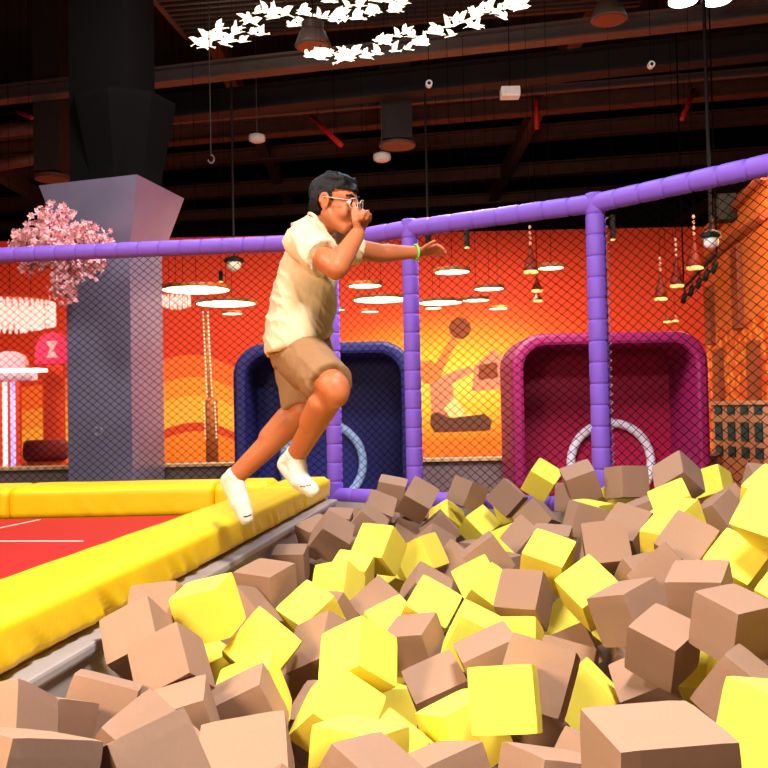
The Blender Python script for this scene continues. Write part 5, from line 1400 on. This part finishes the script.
(0.1211,2.9874,0.5819,0.1822,-0.1917,-0.8742,-0.4073,0.1500,'B','brown foam cube mostly buried under the others in the pit','buried brown foam cubes'),
(0.4328,1.2464,0.8560,0.5468,0.2328,-0.7582,0.2683,0.1500,'B','brown foam cube mostly buried under the others in the pit','buried brown foam cubes'),
(0.6863,1.7277,0.7228,0.5488,0.5563,-0.5451,0.3037,0.1500,'B','brown foam cube mostly buried under the others in the pit','buried brown foam cubes'),
(1.5567,4.0221,0.9826,0.2211,0.7331,-0.0001,-0.6432,0.1500,'B','brown foam cube mostly buried under the others in the pit','buried brown foam cubes'),
(1.3809,3.7002,0.8515,0.5085,0.7173,-0.2693,0.3929,0.1500,'B','brown foam cube mostly buried under the others in the pit','buried brown foam cubes'),
(0.2770,4.4626,0.6066,0.3320,-0.7962,0.1572,-0.4807,0.1500,'B','brown foam cube mostly buried under the others in the pit','buried brown foam cubes'),
(-0.1965,5.2111,0.6847,0.2361,-0.9252,0.0422,0.2940,0.1500,'B','brown foam cube mostly buried under the others in the pit','buried brown foam cubes'),
(-0.3815,4.0375,0.6464,0.5067,-0.6502,-0.2446,0.5106,0.1500,'B','brown foam cube mostly buried under the others in the pit','buried brown foam cubes'),
(0.1635,4.7547,0.6238,0.2038,0.3522,-0.6928,-0.5954,0.1500,'B','brown foam cube mostly buried under the others in the pit','buried brown foam cubes'),
(0.5891,4.9174,0.6217,0.0822,-0.5796,-0.7412,0.3285,0.1500,'B','brown foam cube mostly buried under the others in the pit','buried brown foam cubes'),
(-0.0018,3.4628,0.5751,0.7785,-0.1132,0.1686,-0.5938,0.1500,'B','brown foam cube mostly buried under the others in the pit','buried brown foam cubes'),
(1.1236,4.6599,0.8242,0.3890,-0.1453,-0.2354,0.8787,0.1500,'B','brown foam cube mostly buried under the others in the pit','buried brown foam cubes'),
(0.8664,4.2168,0.7921,0.2951,-0.2550,-0.6050,0.6942,0.1500,'B','brown foam cube mostly buried under the others in the pit','buried brown foam cubes'),
(0.7652,3.9251,0.8067,0.9235,-0.0474,-0.3776,0.0483,0.1500,'B','brown foam cube mostly buried under the others in the pit','buried brown foam cubes'),
(-0.1326,2.6535,0.5349,0.2497,0.7669,-0.4517,0.3816,0.1500,'B','brown foam cube mostly buried under the others in the pit','buried brown foam cubes'),
(-0.5348,2.7061,0.5693,0.3124,-0.9455,-0.0852,-0.0342,0.1500,'B','brown foam cube mostly buried under the others in the pit','buried brown foam cubes'),
(0.4350,2.0823,0.5897,0.3864,-0.4636,0.3365,0.7229,0.1500,'B','brown foam cube mostly buried under the others in the pit','buried brown foam cubes'),
(1.2650,3.9284,0.8776,0.7140,0.3567,0.4305,-0.4215,0.1500,'B','brown foam cube mostly buried under the others in the pit','buried brown foam cubes'),
(0.5996,4.2848,0.6445,0.7051,0.1941,-0.3669,0.5750,0.1500,'B','brown foam cube mostly buried under the others in the pit','buried brown foam cubes'),
(0.8761,3.6053,0.7034,0.5541,0.2305,-0.6746,0.4297,0.1500,'B','brown foam cube mostly buried under the others in the pit','buried brown foam cubes'),
(0.3710,3.8317,0.5322,0.0475,0.4681,-0.5391,-0.6986,0.1500,'B','brown foam cube mostly buried under the others in the pit','buried brown foam cubes'),
(-0.2084,4.2528,0.6223,0.0668,-0.9108,-0.1572,0.3759,0.1500,'B','brown foam cube mostly buried under the others in the pit','buried brown foam cubes'),
(-0.1950,4.6543,0.6024,0.0570,-0.9908,0.0467,0.1136,0.1500,'B','brown foam cube mostly buried under the others in the pit','buried brown foam cubes'),
(1.0871,1.8549,0.5293,0.2786,-0.2319,0.7388,-0.5681,0.1500,'B','brown foam cube in the heap just beyond the right edge of the picture','brown foam cubes beyond the right edge'),
(1.3007,3.2325,0.5340,0.0741,-0.0357,0.5003,-0.8619,0.1500,'B','brown foam cube in the heap just beyond the right edge of the picture','brown foam cubes beyond the right edge'),
(0.5972,1.3714,0.5401,0.0238,0.3039,-0.9491,-0.0789,0.1500,'B','brown foam cube in the heap just beyond the right edge of the picture','brown foam cubes beyond the right edge'),
(1.8749,2.7491,0.5068,0.0341,-0.8356,0.5482,0.0075,0.1500,'B','brown foam cube in the heap just beyond the right edge of the picture','brown foam cubes beyond the right edge')]
for i, (x, y, z, qw, qx, qy, qz, s, cc_, lab, grp) in enumerate(CUBES):
    o = bpy.data.objects.new('foam_cube', CM[cc_][i % 3]); COL.objects.link(o)
    o.location = (x, y, z); o.rotation_mode = 'QUATERNION'; o.rotation_quaternion = (qw, qx, qy, qz); o.scale = (s, s, s)
    tag(o, lab, 'foam cube', grp)
# ================================================================== light
w = bpy.data.worlds.new('world'); SC.world = w; w.use_nodes = True
w.node_tree.nodes['Background'].inputs[0].default_value = (0.30, 0.20, 0.20, 1)
w.node_tree.nodes['Background'].inputs[1].default_value = 0.04
def area(name, loc, target, size, power, col, size_y=None):
    l = bpy.data.lights.new(name, 'AREA'); l.energy = power; l.color = col
    l.shape = 'RECTANGLE' if size_y else 'DISK'; l.size = size
    if size_y: l.size_y = size_y
    o = bpy.data.objects.new(name, l); COL.objects.link(o); o.location = loc
    o.rotation_euler = (Vector(target) - Vector(loc)).to_track_quat('-Z', 'Y').to_euler()
    return o
def point(name, loc, power, col, r=0.15):
    l = bpy.data.lights.new(name, 'POINT'); l.energy = power; l.color = col; l.shadow_soft_size = r
    o = bpy.data.objects.new(name, l); COL.objects.link(o); o.location = loc
    return o
# unseen lights over pit and walkway: assumed high bays plus added fills
area('pit_fill_near', (-1.9, 0.1, 2.5), (0.0, 1.9, 0.75), 0.8, 130, (1.0, 0.76, 0.52))  # added warm fill, set low so it falls off past the near cubes
area('pit_lamp_overhead', (0.5, 1.3, 4.1), (0.45, 1.6, 0.8), 0.8, 205, (1.0, 0.95, 0.92))
area('pit_lamp_far', (0.5, 5.3, 4.9), (0.3, 4.4, 0.9), 0.7, 66, (0.60, 0.74, 1.0))
area('trampoline_lamp', (-3.2, 3.4, 4.8), (-1.8, 4.2, 0.9), 0.8, 130, (1.0, 0.97, 0.88))
area('walkway_fill', (-1.6, 6.5, 5.3), (-2.3, 7.8, 2.2), 0.7, 75, (1.0, 0.93, 0.92))  # added fill to brighten the column and blossoms
area('arch_fill', (0.8, 5.9, 3.4), (0.6, 7.9, 1.1), 0.9, 120, (1.0, 0.90, 0.94))  # added fill to lift the dark arch interiors
# warm lamps of the orange hall
for i, (x, y, z, p) in enumerate(((-5.0, 12.5, 3.9, 130), (-1.2, 13.0, 3.9, 150), (2.0, 13.4, 3.6, 190), (5.4, 12.4, 3.9, 130), (3.6, 8.2, 3.9, 45), (-0.9, 9.4, 3.9, 120))):
    area('hall_lamp', (x, y, z), (x, y + 1.2, 0.5), 0.7, p, (1.0, 0.74, 0.45))
area('pink_lamp', (-5.6, 10.2, 3.0), (-6.2, 12.5, 1.5), 0.6, 90, (1.0, 0.45, 0.42))
point('facade_lamp', (3.0, 8.0, 3.0), 40, (1.0, 0.62, 0.30), 0.25)

vs = SC.view_settings
vs.view_transform = 'Standard'; vs.look = 'None'; vs.exposure = 0.1; vs.gamma = 1.0; vs.use_curve_mapping = False
SC.cycles.max_bounces = 6
SC.cycles.use_denoising = True
SC.cycles.sample_clamp_indirect = 6
